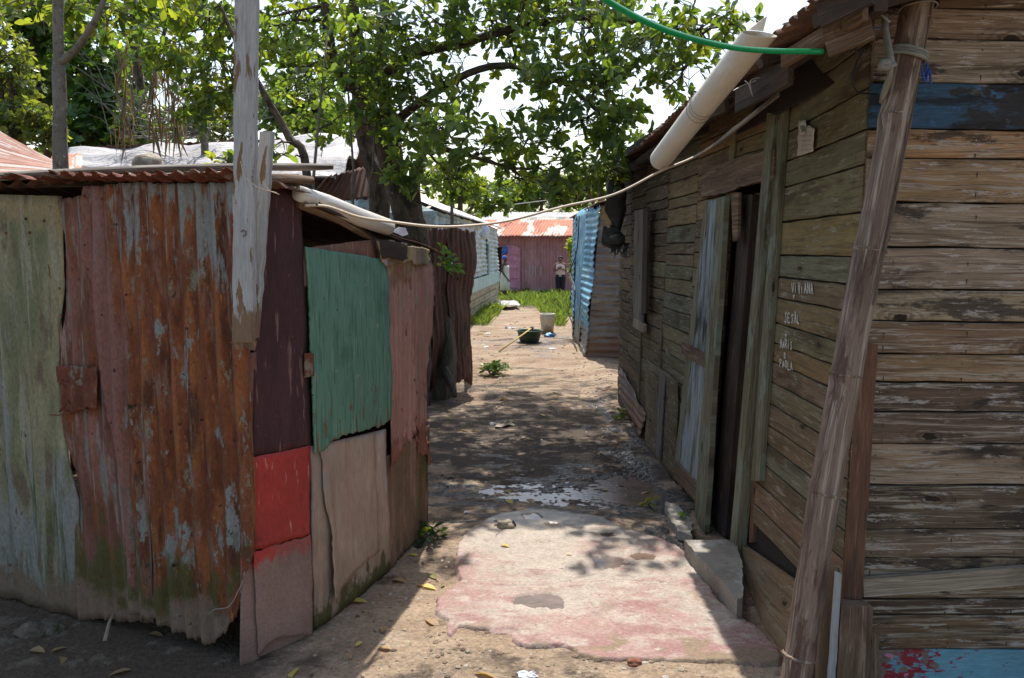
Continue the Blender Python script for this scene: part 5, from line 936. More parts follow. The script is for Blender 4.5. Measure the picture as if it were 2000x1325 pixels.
# rusty roof far left
lr = thing('rusty_roof_house', 'house at the far left edge with a striped rusty metal roof', 'house', (-6.5, 8.6, 0))
a, b, c_, d_ = Py(-260, 352, 6.3), Py(128, 348, 6.3), Py(112, 318, 8.6), Py(-260, 120, 9.8)
mb = MB(); sheet3(mb, a, b, Py(112, 318, 8.6), Py(-10, 252, 9.8), pitch=.09, amp=.012, nu=20, nv=140, along='v', dent=.02, seed=66, swap=False); mb.build('roof', M['roof_left'], lr, smooth=True, solid=.004)
mb = MB(); wl = [Vector((b.x-.25, b.y+.2, 0)), Vector((c_.x-.2, c_.y, 0))]; sheet3(mb, wl[0], wl[1], (wl[1].x, wl[1].y, c_.z-.1), (wl[0].x, wl[0].y, b.z-.06), pitch=.1, amp=.01, nu=60, nv=4, seed=67); sheet3(mb, (a.x, a.y+.2, 0), wl[0], (wl[0].x, wl[0].y, b.z-.06), (a.x, a.y+.2, a.z-.06), pitch=.1, amp=.01, nu=90, nv=4, seed=68); mb.build('wall', M['rust_main'], lr, smooth=True, solid=.004)
mb = MB(); sheet3(mb, Py(95, 345, 9), Py(160, 340, 9), Py(160, 300, 10.2), Py(100, 305, 10.2), pitch=.1, amp=.01, nu=50, nv=5, seed=69)
o = thing('small_rusty_roof', 'sliver of orange rusty roof between the thin tree and the white tarpaulin', 'roof', (-5.2, 9.6, 0)); mb.build('roof_sheet', M['roof_orange'], o, smooth=True, solid=.004)
mb = MB(); p = Py(128, 322, 9.6); mb.box((p.x-.3, 9.3, 0), (p.x+.3, 9.9, p.z-.2)); mb.build('support_wall', M['rib_rust'], o)

# ================================================================== VEGETATION
LT = np.array([(0, 0, 0), (.34, .17, .05), (.70, .235, .04), (.93, .10, -.06), (1, 0, -.11), (.93, -.10, -.06), (.70, -.235, .04), (.34, -.17, .05), (.55, 0, -.02)])
LFc = np.array([(i, 8, (i+1) % 8) for i in range(8)])
LT4 = np.array([(0, 0, 0), (.5, .26, .03), (1, 0, -.08), (.5, -.26, .03)]); LF4 = np.array([(0, 1, 2), (0, 2, 3)])
class Leaves:
    def __init__(s, simple=False): s.p = []; s.d = []; s.n = []; s.l = []; s.c = []; s.simple = simple
    def add(s, p, d, n, l, c): s.p.append(p); s.d.append(d); s.n.append(n); s.l.append(l); s.c.append(c)
    def rosette(s, p, up, k, L, pal, spread=(.15, 1.0), yl=.08):
        up = np.array(up, float); up /= np.linalg.norm(up); a0 = nr.rand()*6.28; t1 = np.cross(up, [.3, .5, .81]); t1 /= np.linalg.norm(t1); t2 = np.cross(up, t1)
        base = pal[nr.randint(len(pal))]; young = nr.rand() < yl
        for i in range(k):
            a = a0 + i*2.4 + nr.rand()*.3; e = spread[0] + (spread[1]-spread[0])*nr.rand(); rad = t1*math.cos(a) + t2*math.sin(a)
            d = rad*math.cos(e*.9) + up*math.sin(e*.9) + np.array([0, 0, -.22]); d /= np.linalg.norm(d)
            n = up*.8 + nr.randn(3)*.35; f = .72 + .55*nr.rand(); c = [base[0]*f, base[1]*f, base[2]*f]
            if young or nr.rand() < yl*.35: c = [.20*f, .25*f, .055*f]
            s.add(np.array(p) + nr.randn(3)*L*.12, d, n, L*(.65+.6*nr.rand()), c)
    def build(s, name, mat, parent):
        T, F = (LT4, LF4) if s.simple else (LT, LFc)
        p = np.array(s.p); d = np.array(s.d); n = np.array(s.n); l = np.array(s.l)[:, None, None]; m = len(p)
        if not m: return
        y = np.cross(n, d); y /= np.linalg.norm(y, axis=1, keepdims=True)+1e-9; z = np.cross(d, y)
        V = p[:, None] + l*(T[None, :, 0:1]*d[:, None] + T[None, :, 1:2]*y[:, None] + T[None, :, 2:3]*z[:, None])
        k = len(T); F_ = (F[None] + np.arange(m)[:, None, None]*k).reshape(-1, 3); V = V.reshape(-1, 3) - np.array(root_loc(parent))[None] if parent else V.reshape(-1, 3)
        me = bpy.data.meshes.new(name); me.vertices.add(len(V)); me.vertices.foreach_set('co', V.astype('f').ravel()); me.loops.add(F_.size); me.loops.foreach_set('vertex_index', F_.astype('i').ravel())
        me.polygons.add(len(F_)); me.polygons.foreach_set('loop_start', np.arange(len(F_), dtype='i')*3); me.update(calc_edges=True)
        at = me.attributes.new('Col', 'FLOAT_COLOR', 'POINT'); cc = np.ones((len(V), 4), 'f'); cc[:, :3] = np.repeat(np.array(s.c, 'f'), k, 0); at.data.foreach_set('color', cc.ravel())
        me.materials.append(mat); o = bpy.data.objects.new(name, me); col.objects.link(o); o.parent = parent; return o
def curvepts(a, b, n=5, sag=.1, seed=0):
    a, b = Vector(a), Vector(b); L = (b-a).length; return [a.lerp(b, i/(n-1)) + Vector((mnoise.noise(Vector((i*.7+seed, 0, 1))), mnoise.noise(Vector((i*.7+seed, 5, 1))), mnoise.noise(Vector((i*.7+seed, 9, 1)))))*L*sag*math.sin(math.pi*i/(n-1)) for i in range(n)]
def grow(root, limbs, blobs, L=.12, pal=((.055, .10, .025),), k=(5, 8), twig=.004, up=(0, 0, 1), bark='bark', yl=.08, simple=False, branch_r=.016, seed=0, twigs=True, drift=.35, trunk_n=12):
    """limbs: list of (points, radii); blobs: (centre, (rx,ry,rz), number of rosettes)"""
    tr = MB(); skel = []
    for pts, rad in limbs:
        pts = [Vector(p) for p in pts]; out = []; rr = []
        for i in range(len(pts)-1):
            for q in range(5):
                t = q/5; p0, p1, p2, p3 = pts[max(0, i-1)], pts[i], pts[i+1], pts[min(len(pts)-1, i+2)]
                out.append(.5*((2*p1) + (p2-p0)*t + (2*p0-5*p1+4*p2-p3)*t*t + (3*p1-p0-3*p2+p3)*t*t*t)); rr.append(rad[i]*(1-t)+rad[i+1]*t)
        out.append(pts[-1]); rr.append(rad[-1]); tr.tube(out, rr, trunk_n, wob=.28); skel += [(o, r) for o, r in zip(out, rr)]
    tr.build('trunk', M[bark], root, smooth=True)
    br = MB(); lv = Leaves(simple); thin = [s for s in skel if s[1] < .09] or skel
    for bi, (c, rad, num) in enumerate(blobs):
        c = Vector(c); s0 = min(thin, key=lambda s: (s[0]-c).length)[0]; path = curvepts(s0, c, 7, .25, seed+bi*3.1)
        br.tube(path, [branch_r*(1-.6*i/6) for i in range(7)], 5, caps=False); nodes = path[2:]
        for q in range(5):
            e = c + Vector((nr.uniform(-1, 1)*rad[0], nr.uniform(-1, 1)*rad[1], nr.uniform(-1, 1)*rad[2]))*.8; pp = curvepts(c.lerp(s0, .25*nr.rand()), e, 5, .3, seed+bi+q*1.7)
            br.tube(pp, [branch_r*.5*(1-.15*i) for i in range(5)], 4, caps=False); nodes += pp[1:]
        for _ in range(num):
            v = nr.randn(3); v /= np.linalg.norm(v); rr_ = nr.rand()**.45; p = Vector((c.x + v[0]*rad[0]*rr_, c.y + v[1]*rad[1]*rr_, c.z + v[2]*rad[2]*rr_))
            nn = min(nodes, key=lambda q: (q-p).length_squared)
            if twigs: br.tube(curvepts(nn, p, 3, .3, nr.rand()*50), [twig, twig*.8, twig*.5], 3, caps=False)
            dirv = (p-nn); dirv = dirv.normalized() if dirv.length > 1e-4 else Vector((0, 0, 1)); u = Vector(up)*.6 + dirv*.8 + Vector(nr.randn(3)*drift)
            lv.rosette(p, u, nr.randint(*k), L, pal, yl=yl)
            if (p-nn).length > L*1.2: lv.rosette(nn.lerp(p, .5), u, 3, L*.9, pal, yl=yl)
    br.build('branch', M[bark], root); lv.build('crown', M['leaf'], root)
def tree(name, label, base, **k):
    r = thing(name, label, 'tree', base, group=None); grow(r, **k); return r
GP = ((.115, .185, .052), (.085, .15, .048), (.14, .22, .065), (.105, .165, .078))
# the big alley tree
def B(px, py, d, rx_, ry_, rz_, n): return (P(px, py, d), (rx_, ry_, rz_), n)
base = Vector((-1.08, 7.9, 0))
limbs = [([base, P(812, 560, 7.9), P(800, 430, 7.85), P(765, 330, 7.8), P(735, 250, 7.7), P(712, 185, 7.6)], [.22, .18, .16, .11, .09, .08]),
  ([P(712, 185, 7.6), P(660, 135, 7.4), P(640, 60, 7.3), P(630, -60, 7.2)], [.075, .06, .045, .03]), ([P(715, 190, 7.6), P(700, 90, 7.5), P(690, -30, 7.4), P(700, -200, 7.3)], [.08, .06, .045, .03]),
  ([P(770, 340, 7.8), P(765, 250, 7.9), P(740, 120, 8.0), P(760, -50, 8.0)], [.10, .085, .06, .03]),
  ([P(720, 175, 7.6), P(800, 110, 7.4), P(900, 85, 7.2), P(1010, 55, 7.0), P(1120, 35, 6.8), P(1230, 40, 6.6), P(1340, 60, 6.4)], [.06, .05, .045, .035, .028, .02, .012]),
  ([P(745, 260, 7.7), P(850, 180, 7.3), P(960, 130, 7.0), P(1080, 150, 6.8), P(1180, 230, 6.6)], [.05, .04, .03, .022, .012]),
  ([P(815, 400, 7.8), P(815, 330, 7.7), P(840, 290, 7.4), P(900, 300, 7.1), P(1000, 330, 7.0)], [.045, .04, .03, .022, .012])]
blobs = [B(790, 330, 7.1, .25, .2, .25, 30), B(740, 230, 7.0, .25, .2, .25, 30), B(820, 230, 6.9, .3, .2, .3, 30), B(700, 120, 6.9, .3, .3, .3, 24), B(660, 60, 7.2, .7, .8, .5, 60), B(760, 70, 6.9, .6, .8, .5, 60), B(700, 180, 6.9, .35, .5, .3, 26), B(800, 160, 6.8, .4, .5, .35, 36), B(870, 60, 7.0, .5, .8, .4, 60), B(960, 40, 7.0, .5, .9, .3, 50), B(1060, 30, 6.8, .5, .9, .35, 60), B(1150, 60, 6.5, .5, .9, .4, 64),
  B(860, 250, 6.3, .35, .5, .3, 40), B(905, 200, 7.2, .3, .5, .3, 26), B(1010, 120, 7.2, .3, .5, .2, 24), B(1080, 160, 6.6, .4, .6, .3, 46), B(1180, 150, 6.5, .45, .7, .35, 56), B(1270, 80, 6.3, .45, .8, .3, 50), B(1370, 60, 6.0, .4, .6, .2, 30), B(1440, 50, 5.8, .25, .4, .14, 12),
  B(1330, 150, 6.3, .25, .6, .3, 30), B(1130, 240, 6.6, .4, .7, .25, 44), B(1210, 230, 6.5, .3, .6, .3, 40), B(1030, 270, 7.0, .45, .6, .3, 46), B(940, 300, 7.2, .4, .5, .25, 40), B(1100, 330, 6.9, .4, .6, .22, 40), B(1180, 320, 6.8, .25, .5, .22, 26), B(1010, 350, 7.4, .35, .5, .15, 26), B(1100, 385, 7.0, .25, .4, .10, 12), B(890, 350, 7.6, .3, .4, .2, 24), B(1200, 345, 6.7, .2, .3, .12, 8),
  B(600, 130, 7.6, .5, .6, .4, 34), B(560, 40, 7.6, .6, .8, .4, 40), B(480, 60, 7.5, .5, .6, .4, 30), B(400, 30, 7.2, .5, .6, .3, 26), B(780, 270, 7.4, .3, .3, .2, 12)]
blobs = [(c, r, max(3, int(n*.62))) for c, r, n in blobs]
for (x, y, z, n) in ((-.9, 7.9, 5.2, 60), (.1, 7.8, 5.0, 66), (1.0, 8.0, 5.0, 60), (-.6, 8.9, 5.2, 66), (.4, 9.0, 5.1, 70), (1.2, 9.0, 5.0, 60), (-.5, 10.2, 5.3, 70), (.5, 10.2, 5.2, 70), (1.3, 10.2, 5.0, 60), (-1.3, 9.6, 5.2, 50), (-2.2, 8.6, 5.0, 40), (.2, 11.1, 5.2, 50), (-.6, 7.0, 4.9, 20), (.7, 7.1, 4.9, 20), (1.3, 11.0, 5.0, 30)): blobs.append((Vector((x, y, z)), (.7, .65, .35), int(n*1.45)))
tree('leafy_tree', 'large broad leaved tree with a thick forked trunk arching over the alley', base, limbs=limbs, blobs=blobs, L=.105, pal=GP, yl=.12, k=(6, 10), drift=.6)
# dark slimmer trunk and shoots beside it
b2 = Vector((-1.55, 8.6, 0)); tree('slim_tree', 'slim dark trunked tree just left of the big forked trunk', b2, limbs=[([b2, P(742, 400, 8.6), P(718, 300, 8.6), P(700, 200, 8.6), P(690, 60, 8.6)], [.13, .11, .09, .07, .05])], blobs=[B(640, 250, 9.2, .4, .4, .3, 20), B(600, 200, 9.6, .5, .4, .4, 24), B(650, 100, 9.5, .6, .5, .4, 26)], L=.12, pal=GP)
b3 = Py(608, 358, 6.4); b3.z = 0; tree('sapling', 'thin leaning sapling rising behind the shed roof right of the white boards', b3, limbs=[([b3, Py(600, 352, 6.4), Py(565, 270, 6.4), Py(520, 190, 6.4), Py(470, 100, 6.5), Py(430, 10, 6.6)], [.05, .034, .03, .026, .02, .012])],
  blobs=[B(440, 40, 6.6, .5, .4, .25, 30), B(380, 140, 6.7, .45, .4, .3, 44), B(330, 90, 7, .4, .4, .3, 30), B(390, 215, 6.8, .22, .3, .22, 26), B(440, 190, 6.7, .2, .3, .12, 12), B(545, 300, 5.9, .06, .1, .05, 3), B(430, 312, 5.4, .1, .1, .03, 4)], L=.105, pal=GP, yl=.2, branch_r=.009)
for i, (px0, px1, py1, px2, lab) in enumerate(((612, 622, 240, 640, 'thin bare shoot crossing the white tarpaulin'), (688, 690, 330, 672, 'thin upright shoot in front of the brown loose sheet'), (722, 728, 330, 740, 'thin shoot close against the dark slim trunk'))):
    a = Py(px0, 352 if i == 0 else 400, 7.0+.3*i); a.z = 0; r = thing('shoot', lab, 'shoot', a); mb = MB(); mb.tube([a, Py(px0, 352, 7+.3*i), Py(px1, py1, 7+.3*i), Py(px2, 60, 7+.3*i)], [.018, .014, .012, .006], 6, wob=.15); mb.build('stem', M['bark_pale'], r, smooth=True)
# left thin tree
b4 = Vector((Py(118, 335, 5.6).x, 5.6, 0)); tree('thin_tree', 'straight thin grey trunked tree rising behind the left end of the shed', b4, limbs=[([b4, Py(120, 335, 5.6), Py(117, 200, 5.6), Py(114, 80, 5.6), Py(113, -120, 5.6)], [.065, .052, .042, .036, .03]), ([Py(119, 122, 5.6), Py(150, 95, 5.55), Py(180, 50, 5.5), Py(212, -20, 5.5)], [.03, .022, .02, .016])],
  blobs=[B(60, 10, 6.2, .6, .5, .25, 26), B(190, 15, 6.0, .5, .5, .2, 22), B(300, -10, 6.2, .5, .5, .25, 24)], L=.12, pal=((.09, .15, .03), (.06, .11, .025)), yl=.3, bark='bark_pale')
YG = ((.13, .17, .05), (.10, .15, .04), (.16, .19, .06)); DG = ((.07, .14, .032), (.085, .16, .04), (.055, .115, .028))
def bgtree(label, px, d, blobs, L, pal, yl=.05, name='tree', r0=.14, **k):
    b = Vector(((px-1000)/1500*d, d, 0)); cs = sorted([q[0] for q in blobs], key=lambda q: q.z); m = cs[len(cs)//2]
    limbs = [([b, b.lerp(m, .5)+Vector((.1, 0, 0)), m], [r0, r0*.8, r0*.5])] + [([b.lerp(m, .6), c.lerp(m, .4), c], [r0*.4, r0*.3, r0*.12]) for c in cs[-3:]]
    return tree(name, label, b, limbs=limbs, blobs=blobs, L=L, pal=pal, yl=yl, simple=True, twig=.007, branch_r=.03, trunk_n=8, **k)
def Bf(px, py, d, sx, sy, n): return (P(px, py, d), (sx/1500*d, max(sx, sy)/1500*d*.8, sy/1500*d), n)
bgtree('pale yellow green bushy tree at the far left edge', 10, 10.5, [Bf(20, 150, 10.5, 60, 70, 110), Bf(30, 240, 10.3, 70, 50, 120), Bf(85, 250, 10.2, 40, 40, 60), Bf(-30, 60, 10.5, 80, 60, 60), Bf(20, 300, 10.2, 60, 20, 30)], .10, YG, .1, k=(6, 9))
bgtree('dense dark green tree behind the thin grey trunk', 190, 16, [Bf(170, 120, 16, 80, 70, 120), Bf(90, 90, 16.5, 80, 70, 110), Bf(210, 200, 16, 70, 50, 110), Bf(160, 260, 15.8, 80, 45, 120), Bf(250, 260, 15.6, 50, 40, 80), Bf(60, 30, 16, 90, 40, 80), Bf(70, 180, 16.4, 60, 60, 80)], .24, DG, .06)
bgtree('bright green tree between the thin trunk and the white boards', 300, 19, [Bf(310, 250, 19, 60, 40, 40), Bf(260, 130, 19, 60, 50, 50), Bf(260, 30, 18, 80, 40, 60), Bf(380, 20, 18, 60, 30, 30)], .24, ((.07, .13, .03), (.055, .11, .025)), .1)
bgtree('pale grey green tree far behind the white boards', 430, 30, [Bf(400, 240, 30, 70, 30, 60), Bf(450, 265, 30, 60, 20, 50), Bf(480, 200, 29, 60, 30, 30), Bf(550, 200, 28, 60, 50, 60), Bf(610, 240, 26, 70, 30, 60)], .30, ((.10, .13, .07), (.085, .12, .06)), 0)
bgtree('mid green tree filling the gap behind the forked trunk', 640, 17, [Bf(600, 180, 17, 70, 60, 80), Bf(560, 90, 17, 70, 50, 60), Bf(640, 230, 17, 70, 30, 60), Bf(540, 230, 16.5, 40, 40, 36)], .22, DG, .08)
bgtree('green tree behind the pale metal roof', 880, 27, [Bf(900, 370, 27, 60, 30, 90), Bf(960, 395, 28, 50, 25, 80), Bf(860, 330, 26, 60, 30, 60)], .26, ((.075, .13, .035), (.09, .15, .04)), .05)
bgtree('sunlit green tree behind the far grey roof', 1040, 44, [Bf(1000, 385, 44, 60, 35, 130), Bf(1060, 370, 44, 60, 40, 140), Bf(1120, 380, 44, 60, 35, 110), Bf(940, 375, 46, 60, 30, 90)], .36, ((.065, .12, .03), (.09, .15, .04)), .04)
bgtree('olive green tree above the blue tin shack', 1190, 24, [Bf(1120, 360, 24, 40, 25, 40), Bf(1170, 350, 24, 50, 40, 70), Bf(1240, 300, 24, 50, 50, 60)], .24, ((.07, .10, .03), (.05, .085, .025)), .1)
bgtree('young yellow green shrub beside the blue tin wall', 1112, 22, [Bf(1117, 482, 21, 11, 18, 40), Bf(1120, 525, 21, 8, 20, 16)], .13, ((.16, .24, .04), (.12, .2, .04)), .4, name='shrub', r0=.03)
# dead bare thicket
dt = thing('bare_tree', 'bare grey twiggy tree with hanging dry fronds left of the white boards', 'tree', (-5.2, 13, 0)); mb = MB()
dpt = [Vector((-5.2, 13, 0)), Py(400, 260, 13)]; mb.tube([dpt[0], dpt[1]], [.10, .06], 7, wob=.2)
for i in range(90):
    a0 = Py(rnd.uniform(220, 480), rnd.uniform(200, 280), 13+rnd.uniform(-.8, .8)); an = rnd.uniform(-1.2, 1.2); ln = rnd.uniform(.5, 1.7); b_ = a0 + Vector((math.sin(an)*ln, rnd.uniform(-.3, .3), math.cos(an)*ln)); mb.tube(curvepts(a0, b_, 5, .3, i*1.3), [.014, .011, .008, .005, .003], 3, caps=False)
    if i % 5 == 0: mb.tube(curvepts(dpt[1], a0, 5, .2, i), [.03, .022, .018, .014, .012], 4, caps=False)
mb.build('trunk', M['bark_pale'], dt)
lv = Leaves(True)
for i in range(170):
    x = rnd.choice((235, 240, 300, 330, 345, 950, 1010)); p = Py(x + rnd.gauss(0, 9), rnd.uniform(60, 250) if x < 900 else rnd.uniform(20, 200), 12 if x < 900 else 8.5); lv.add(np.array(p), np.array([rnd.gauss(0, .12), rnd.gauss(0, .1), -1]), nr.randn(3), rnd.uniform(.3, .7), [.20, .14, .085])
lv.p = lv.p; sel = [i for i in range(len(lv.p)) if lv.p[i][1] > 10]
hang = Leaves(True)
for i in sel: hang.add(lv.p[i], lv.d[i], lv.n[i], lv.l[i], lv.c[i])
HT = LT4.copy(); LT4[:, 1] *= .05; hang.build('dry_frond', M['leaf_dry'], dt); LT4[:, 1] = HT[:, 1]
# far wood
fw = Leaves(True)
for i in range(2600):
    x = nr.uniform(-75, 75); y = 62 + nr.uniform(0, 6); hgt = 5.5 + 1.5*mnoise.noise(Vector((x*.08, 0, 0))) + 1.2*mnoise.noise(Vector((x*.4, 3, 0))); z = nr.uniform(0, 1)**.8*hgt
    fw.rosette((x, y, z), (0, -.3, 1), 4, .9, ((.07, .11, .045), (.09, .125, .05), (.055, .095, .04)), yl=.02)
o = fw.build('distant_trees', M['leaf'], None); tag(o, 'far off band of trees along the horizon', 'trees', kind='stuff')
# grass in the yard
def blades(regs, name, label, n, h, pal):
    lv = Leaves(True)
    for _ in range(n):
        x0, y0, x1, y1 = regs[nr.randint(len(regs))]; x = nr.uniform(x0, x1); y = nr.uniform(y0, y1)
        if mnoise.noise(Vector((x*1.1, y*.8, 2))) < -.18: continue
        c = pal[nr.randint(len(pal))]; f = .7+.6*nr.rand(); hv = h*(.45+nr.rand())*(.75+1.1*abs(mnoise.noise(Vector((x*1.7, y*.9, 8)))*1.6)); lv.add(np.array([x, y, gz(x, y)-.01]), np.array([nr.randn()*.45, nr.randn()*.4, 1]), nr.randn(3), hv, [c[0]*f, c[1]*f, c[2]*f])
    LT4[:, 1] *= .11; o = lv.build(name, M['grass'], None); LT4[:, 1] = HT[:, 1]; tag(o, label, 'grass', kind='stuff'); return o
GR = ((.13, .20, .075), (.17, .24, .09), (.18, .24, .10), (.11, .18, .07), (.13, .22, .08))
blades([(.15, 23, 2.0, 31.5), (.75, 20, 1.9, 27), (-.1, 26, 2.2, 31.8), (-.75, 27.5, 1, 31.8), (.95, 18.6, 1.6, 21)], 'grass', 'tall bright green grass growing in the yard before the pink house', 20000, .17, GR)
blades([(-.95, 16.5, -.50, 19.5), (-.8, 19, -.35, 21.5)], 'grass', 'low grass along the foot of the pale blue house', 2600, .15, GR)
blades([(.95, 16.4, 1.15, 18)], 'grass', 'small grass tuft at the far foot of the blue tin wall', 500, .14, GR)
# little plants
def plant(name, label, c, n, r, L, pal, h=.1, gz_=True):
    c = Vector(c); root = thing(name, label, 'plant', c); mb = MB(); lv = Leaves()
    for i in range(n):
        a = nr.rand()*6.28; q = r*nr.rand()**.6; p = c + Vector((math.cos(a)*q, math.sin(a)*q, h*(.4+.8*nr.rand())*(1-.4*q/r))); mb.tube([c + Vector((math.cos(a)*q*.3, math.sin(a)*q*.3, 0)), (c.lerp(p, .6)) + Vector((0, 0, .01)), p], [.003, .0025, .0015], 4, caps=False)
        lv.rosette(p, (math.cos(a)*.4, math.sin(a)*.4, 1), nr.randint(3, 7), L, pal, yl=.06)
    mb.build('stem', M['bark_pale'], root); lv.build('foliage', M['leaf'], root)
plant('weed', 'low leafy green weed at the sunny edge of the alley by the fence', G(965, 732), 46, .20, .07, ((.06, .12, .03), (.08, .15, .035)), .15)
plant('weed', 'dark broad leaved weed against the foot of the shed', G(845, 1052), 6, .09, .085, ((.03, .06, .028),), .06)
plant('weed', 'tiny green seedling on the broken concrete edging', Vector(Gz(1330, 1012, .05)+(.05,)), 3, .02, .035, ((.12, .25, .04),), .03)
plant('weed', 'tiny green weed at the shadowed foot of the rusty sheet', G(250, 1212), 5, .05, .03, ((.05, .12, .03),), .04)
plant('weed', 'small yellowish weed beside the muddy gutter', G(1270, 985), 3, .03, .05, ((.25, .26, .04),), .04)
plant('weed', 'small weed in the far right gutter under the leaning sheet', G(1215, 815), 7, .08, .06, ((.16, .2, .04),), .08)
sp_ = thing('leafy_sprig', 'bright green leafy sprig growing out beside the shed eave', 'plant', P(862, 500, 6.2)); lv = Leaves(); mb = MB()
for q, (x, y) in enumerate(((868, 505), (880, 520), (872, 530), (885, 512), (862, 515), (876, 498), (890, 528), (868, 488))): p = P(x, y, 6.2+.03*q); mb.tube([P(848, 490, 6.25), p], [.004, .002], 4); lv.rosette(p, (.5, -.3, .6), 5, .085, ((.10, .19, .04),), yl=.1)
mb.build('stem', M['bark'], sp_); lv.build('foliage', M['leaf'], sp_)

# ================================================================== YARD OBJECTS
def lathe(prof, c, n=40, sx=1.0): 
    A = np.zeros((len(prof), n+1, 3)); U = np.zeros((len(prof), n+1, 2))
    for j, (r, z) in enumerate(prof):
        for i in range(n+1): a = 2*math.pi*i/n; A[j, i] = (c[0]+r*math.cos(a)*sx, c[1]+r*math.sin(a), c[2]+z); U[j, i] = (a*.15, z)
    mb = MB(); mb.grid(A, U); return mb
tc = G(1034, 668); tub = thing('washtub', 'dark green plastic washtub standing on the dirt', 'tub', tc)
lathe([(.0, .012), (.165, .012), (.172, .02), (.19, .08), (.212, .185), (.232, .19), (.236, .2), (.232, .206), (.222, .203), (.208, .18), (.182, .08), (.165, .03), (0, .028)], tc).build('tub_body', M['tub'], tub, smooth=True)
lathe([(.2335, .196), (.240, .200), (.236, .210), (.222, .210), (.216, .200)], tc).build('rim', M['tub_in'], tub, smooth=True)
mb = MB(); lathe_w = lathe([(0, .10), (.186, .10)], tc); lathe_w.build('water', M['puddle'], tub)
bc = G(1069, 650); bk = thing('bucket', 'dirty white plastic bucket standing behind the green tub', 'bucket', bc)
lathe([(0, .003), (.118, .003), (.122, .01), (.133, .18), (.143, .30), (.150, .30), (.150, .315), (.145, .32), (.147, .36), (.153, .362), (.153, .375), (.142, .378), (.138, .36), (.128, .15), (.115, .02), (0, .02)], bc).build('bucket_body', M['bucket'], bk, smooth=True)
mb = MB(); mb.tube([bc + Vector((.152*math.cos(a), -.152*abs(math.sin(a))-.02, .31 - .20*math.sin(a))) for a in np.linspace(0, math.pi, 18)], .003, 5); mb.build('handle', M['wire'], bk)
mb = MB(); a = G(975, 689, .015); b = tc + Vector((.04, -.02, .245)); mb.tube([a, b], [.012, .013], 8); st = mb.build('broom_handle', M['yellow_handle'], smooth=True); tag(st, 'long yellow wooden stick leaning on the rim of the green tub', 'stick')
mb = MB(); t = (b-a).normalized(); mb.tube([b-t*.03, b+t*.05], [.028, .026], 10); mb.build('broom_head', M['wood_grey'], st, smooth=True)
o = rock('plastic_bag', G(1073, 657, .03), (.09, .06, .035), 4, M['blue_bag'], amp=1.1); tag(o, 'crumpled light blue plastic bag on the wet dirt beside the tub', 'bag')
gh = cable('garden_hose', [G(918, 634, .01), G(930, 630, .01), G(945, 622, .01), G(958, 617, .01), G(966, 616, .01)], .012, 'teal_trim', 'faded green hose lying on the dirt below the pale blue house', 'hose')
mb = MB(); panel(mb, (lambda x, y, z: z - .06, lambda p: p[..., 0]), (958, 590), (1010, 588), (1015, 596), (960, 597), nu=20, nv=14, dent=.06, jit=(1, 1, 1, 1), seed=3); o = mb.build('flattened_carton', M['tarp'], smooth=True, solid=.01); tag(o, 'crumpled pale sheet lying in the grass left of the yard', 'sheet')

# ================================================================== PEOPLE
def skinned(name, verts, edges, mat, parent, sub=2):
    me = bpy.data.meshes.new(name); me.from_pydata([Vector(v[0]) - root_loc(parent) for v in verts], edges, []); o = bpy.data.objects.new(name, me); col.objects.link(o); o.parent = parent
    m = o.modifiers.new('skin', 'SKIN'); m.use_smooth_shade = True
    for i, v in enumerate(verts): sv = me.skin_vertices[0].data[i]; sv.radius = v[1] if isinstance(v[1], tuple) else (v[1], v[1]); sv.use_root = (i == 0)
    s = o.modifiers.new('sub', 'SUBSURF'); s.levels = sub; s.render_levels = sub; me.materials.append(mat); return o
def rings(prof, mat, name, parent, n=24):
    A = np.zeros((len(prof), n+1, 3))
    for j, (c, rx_, ry_, rot) in enumerate(prof):
        for i in range(n+1):
            a = 2*math.pi*i/n; x, y = rx_*math.cos(a), ry_*math.sin(a); cr, sr_ = math.cos(rot), math.sin(rot); A[j, i] = (c[0]+x*cr-y*sr_, c[1]+x*sr_+y*cr, c[2] + .006*math.sin(a*5+j))
    mb = MB(); mb.grid(A, A[..., :2]); return mb.build(name, mat, parent, smooth=True, solid=.006)
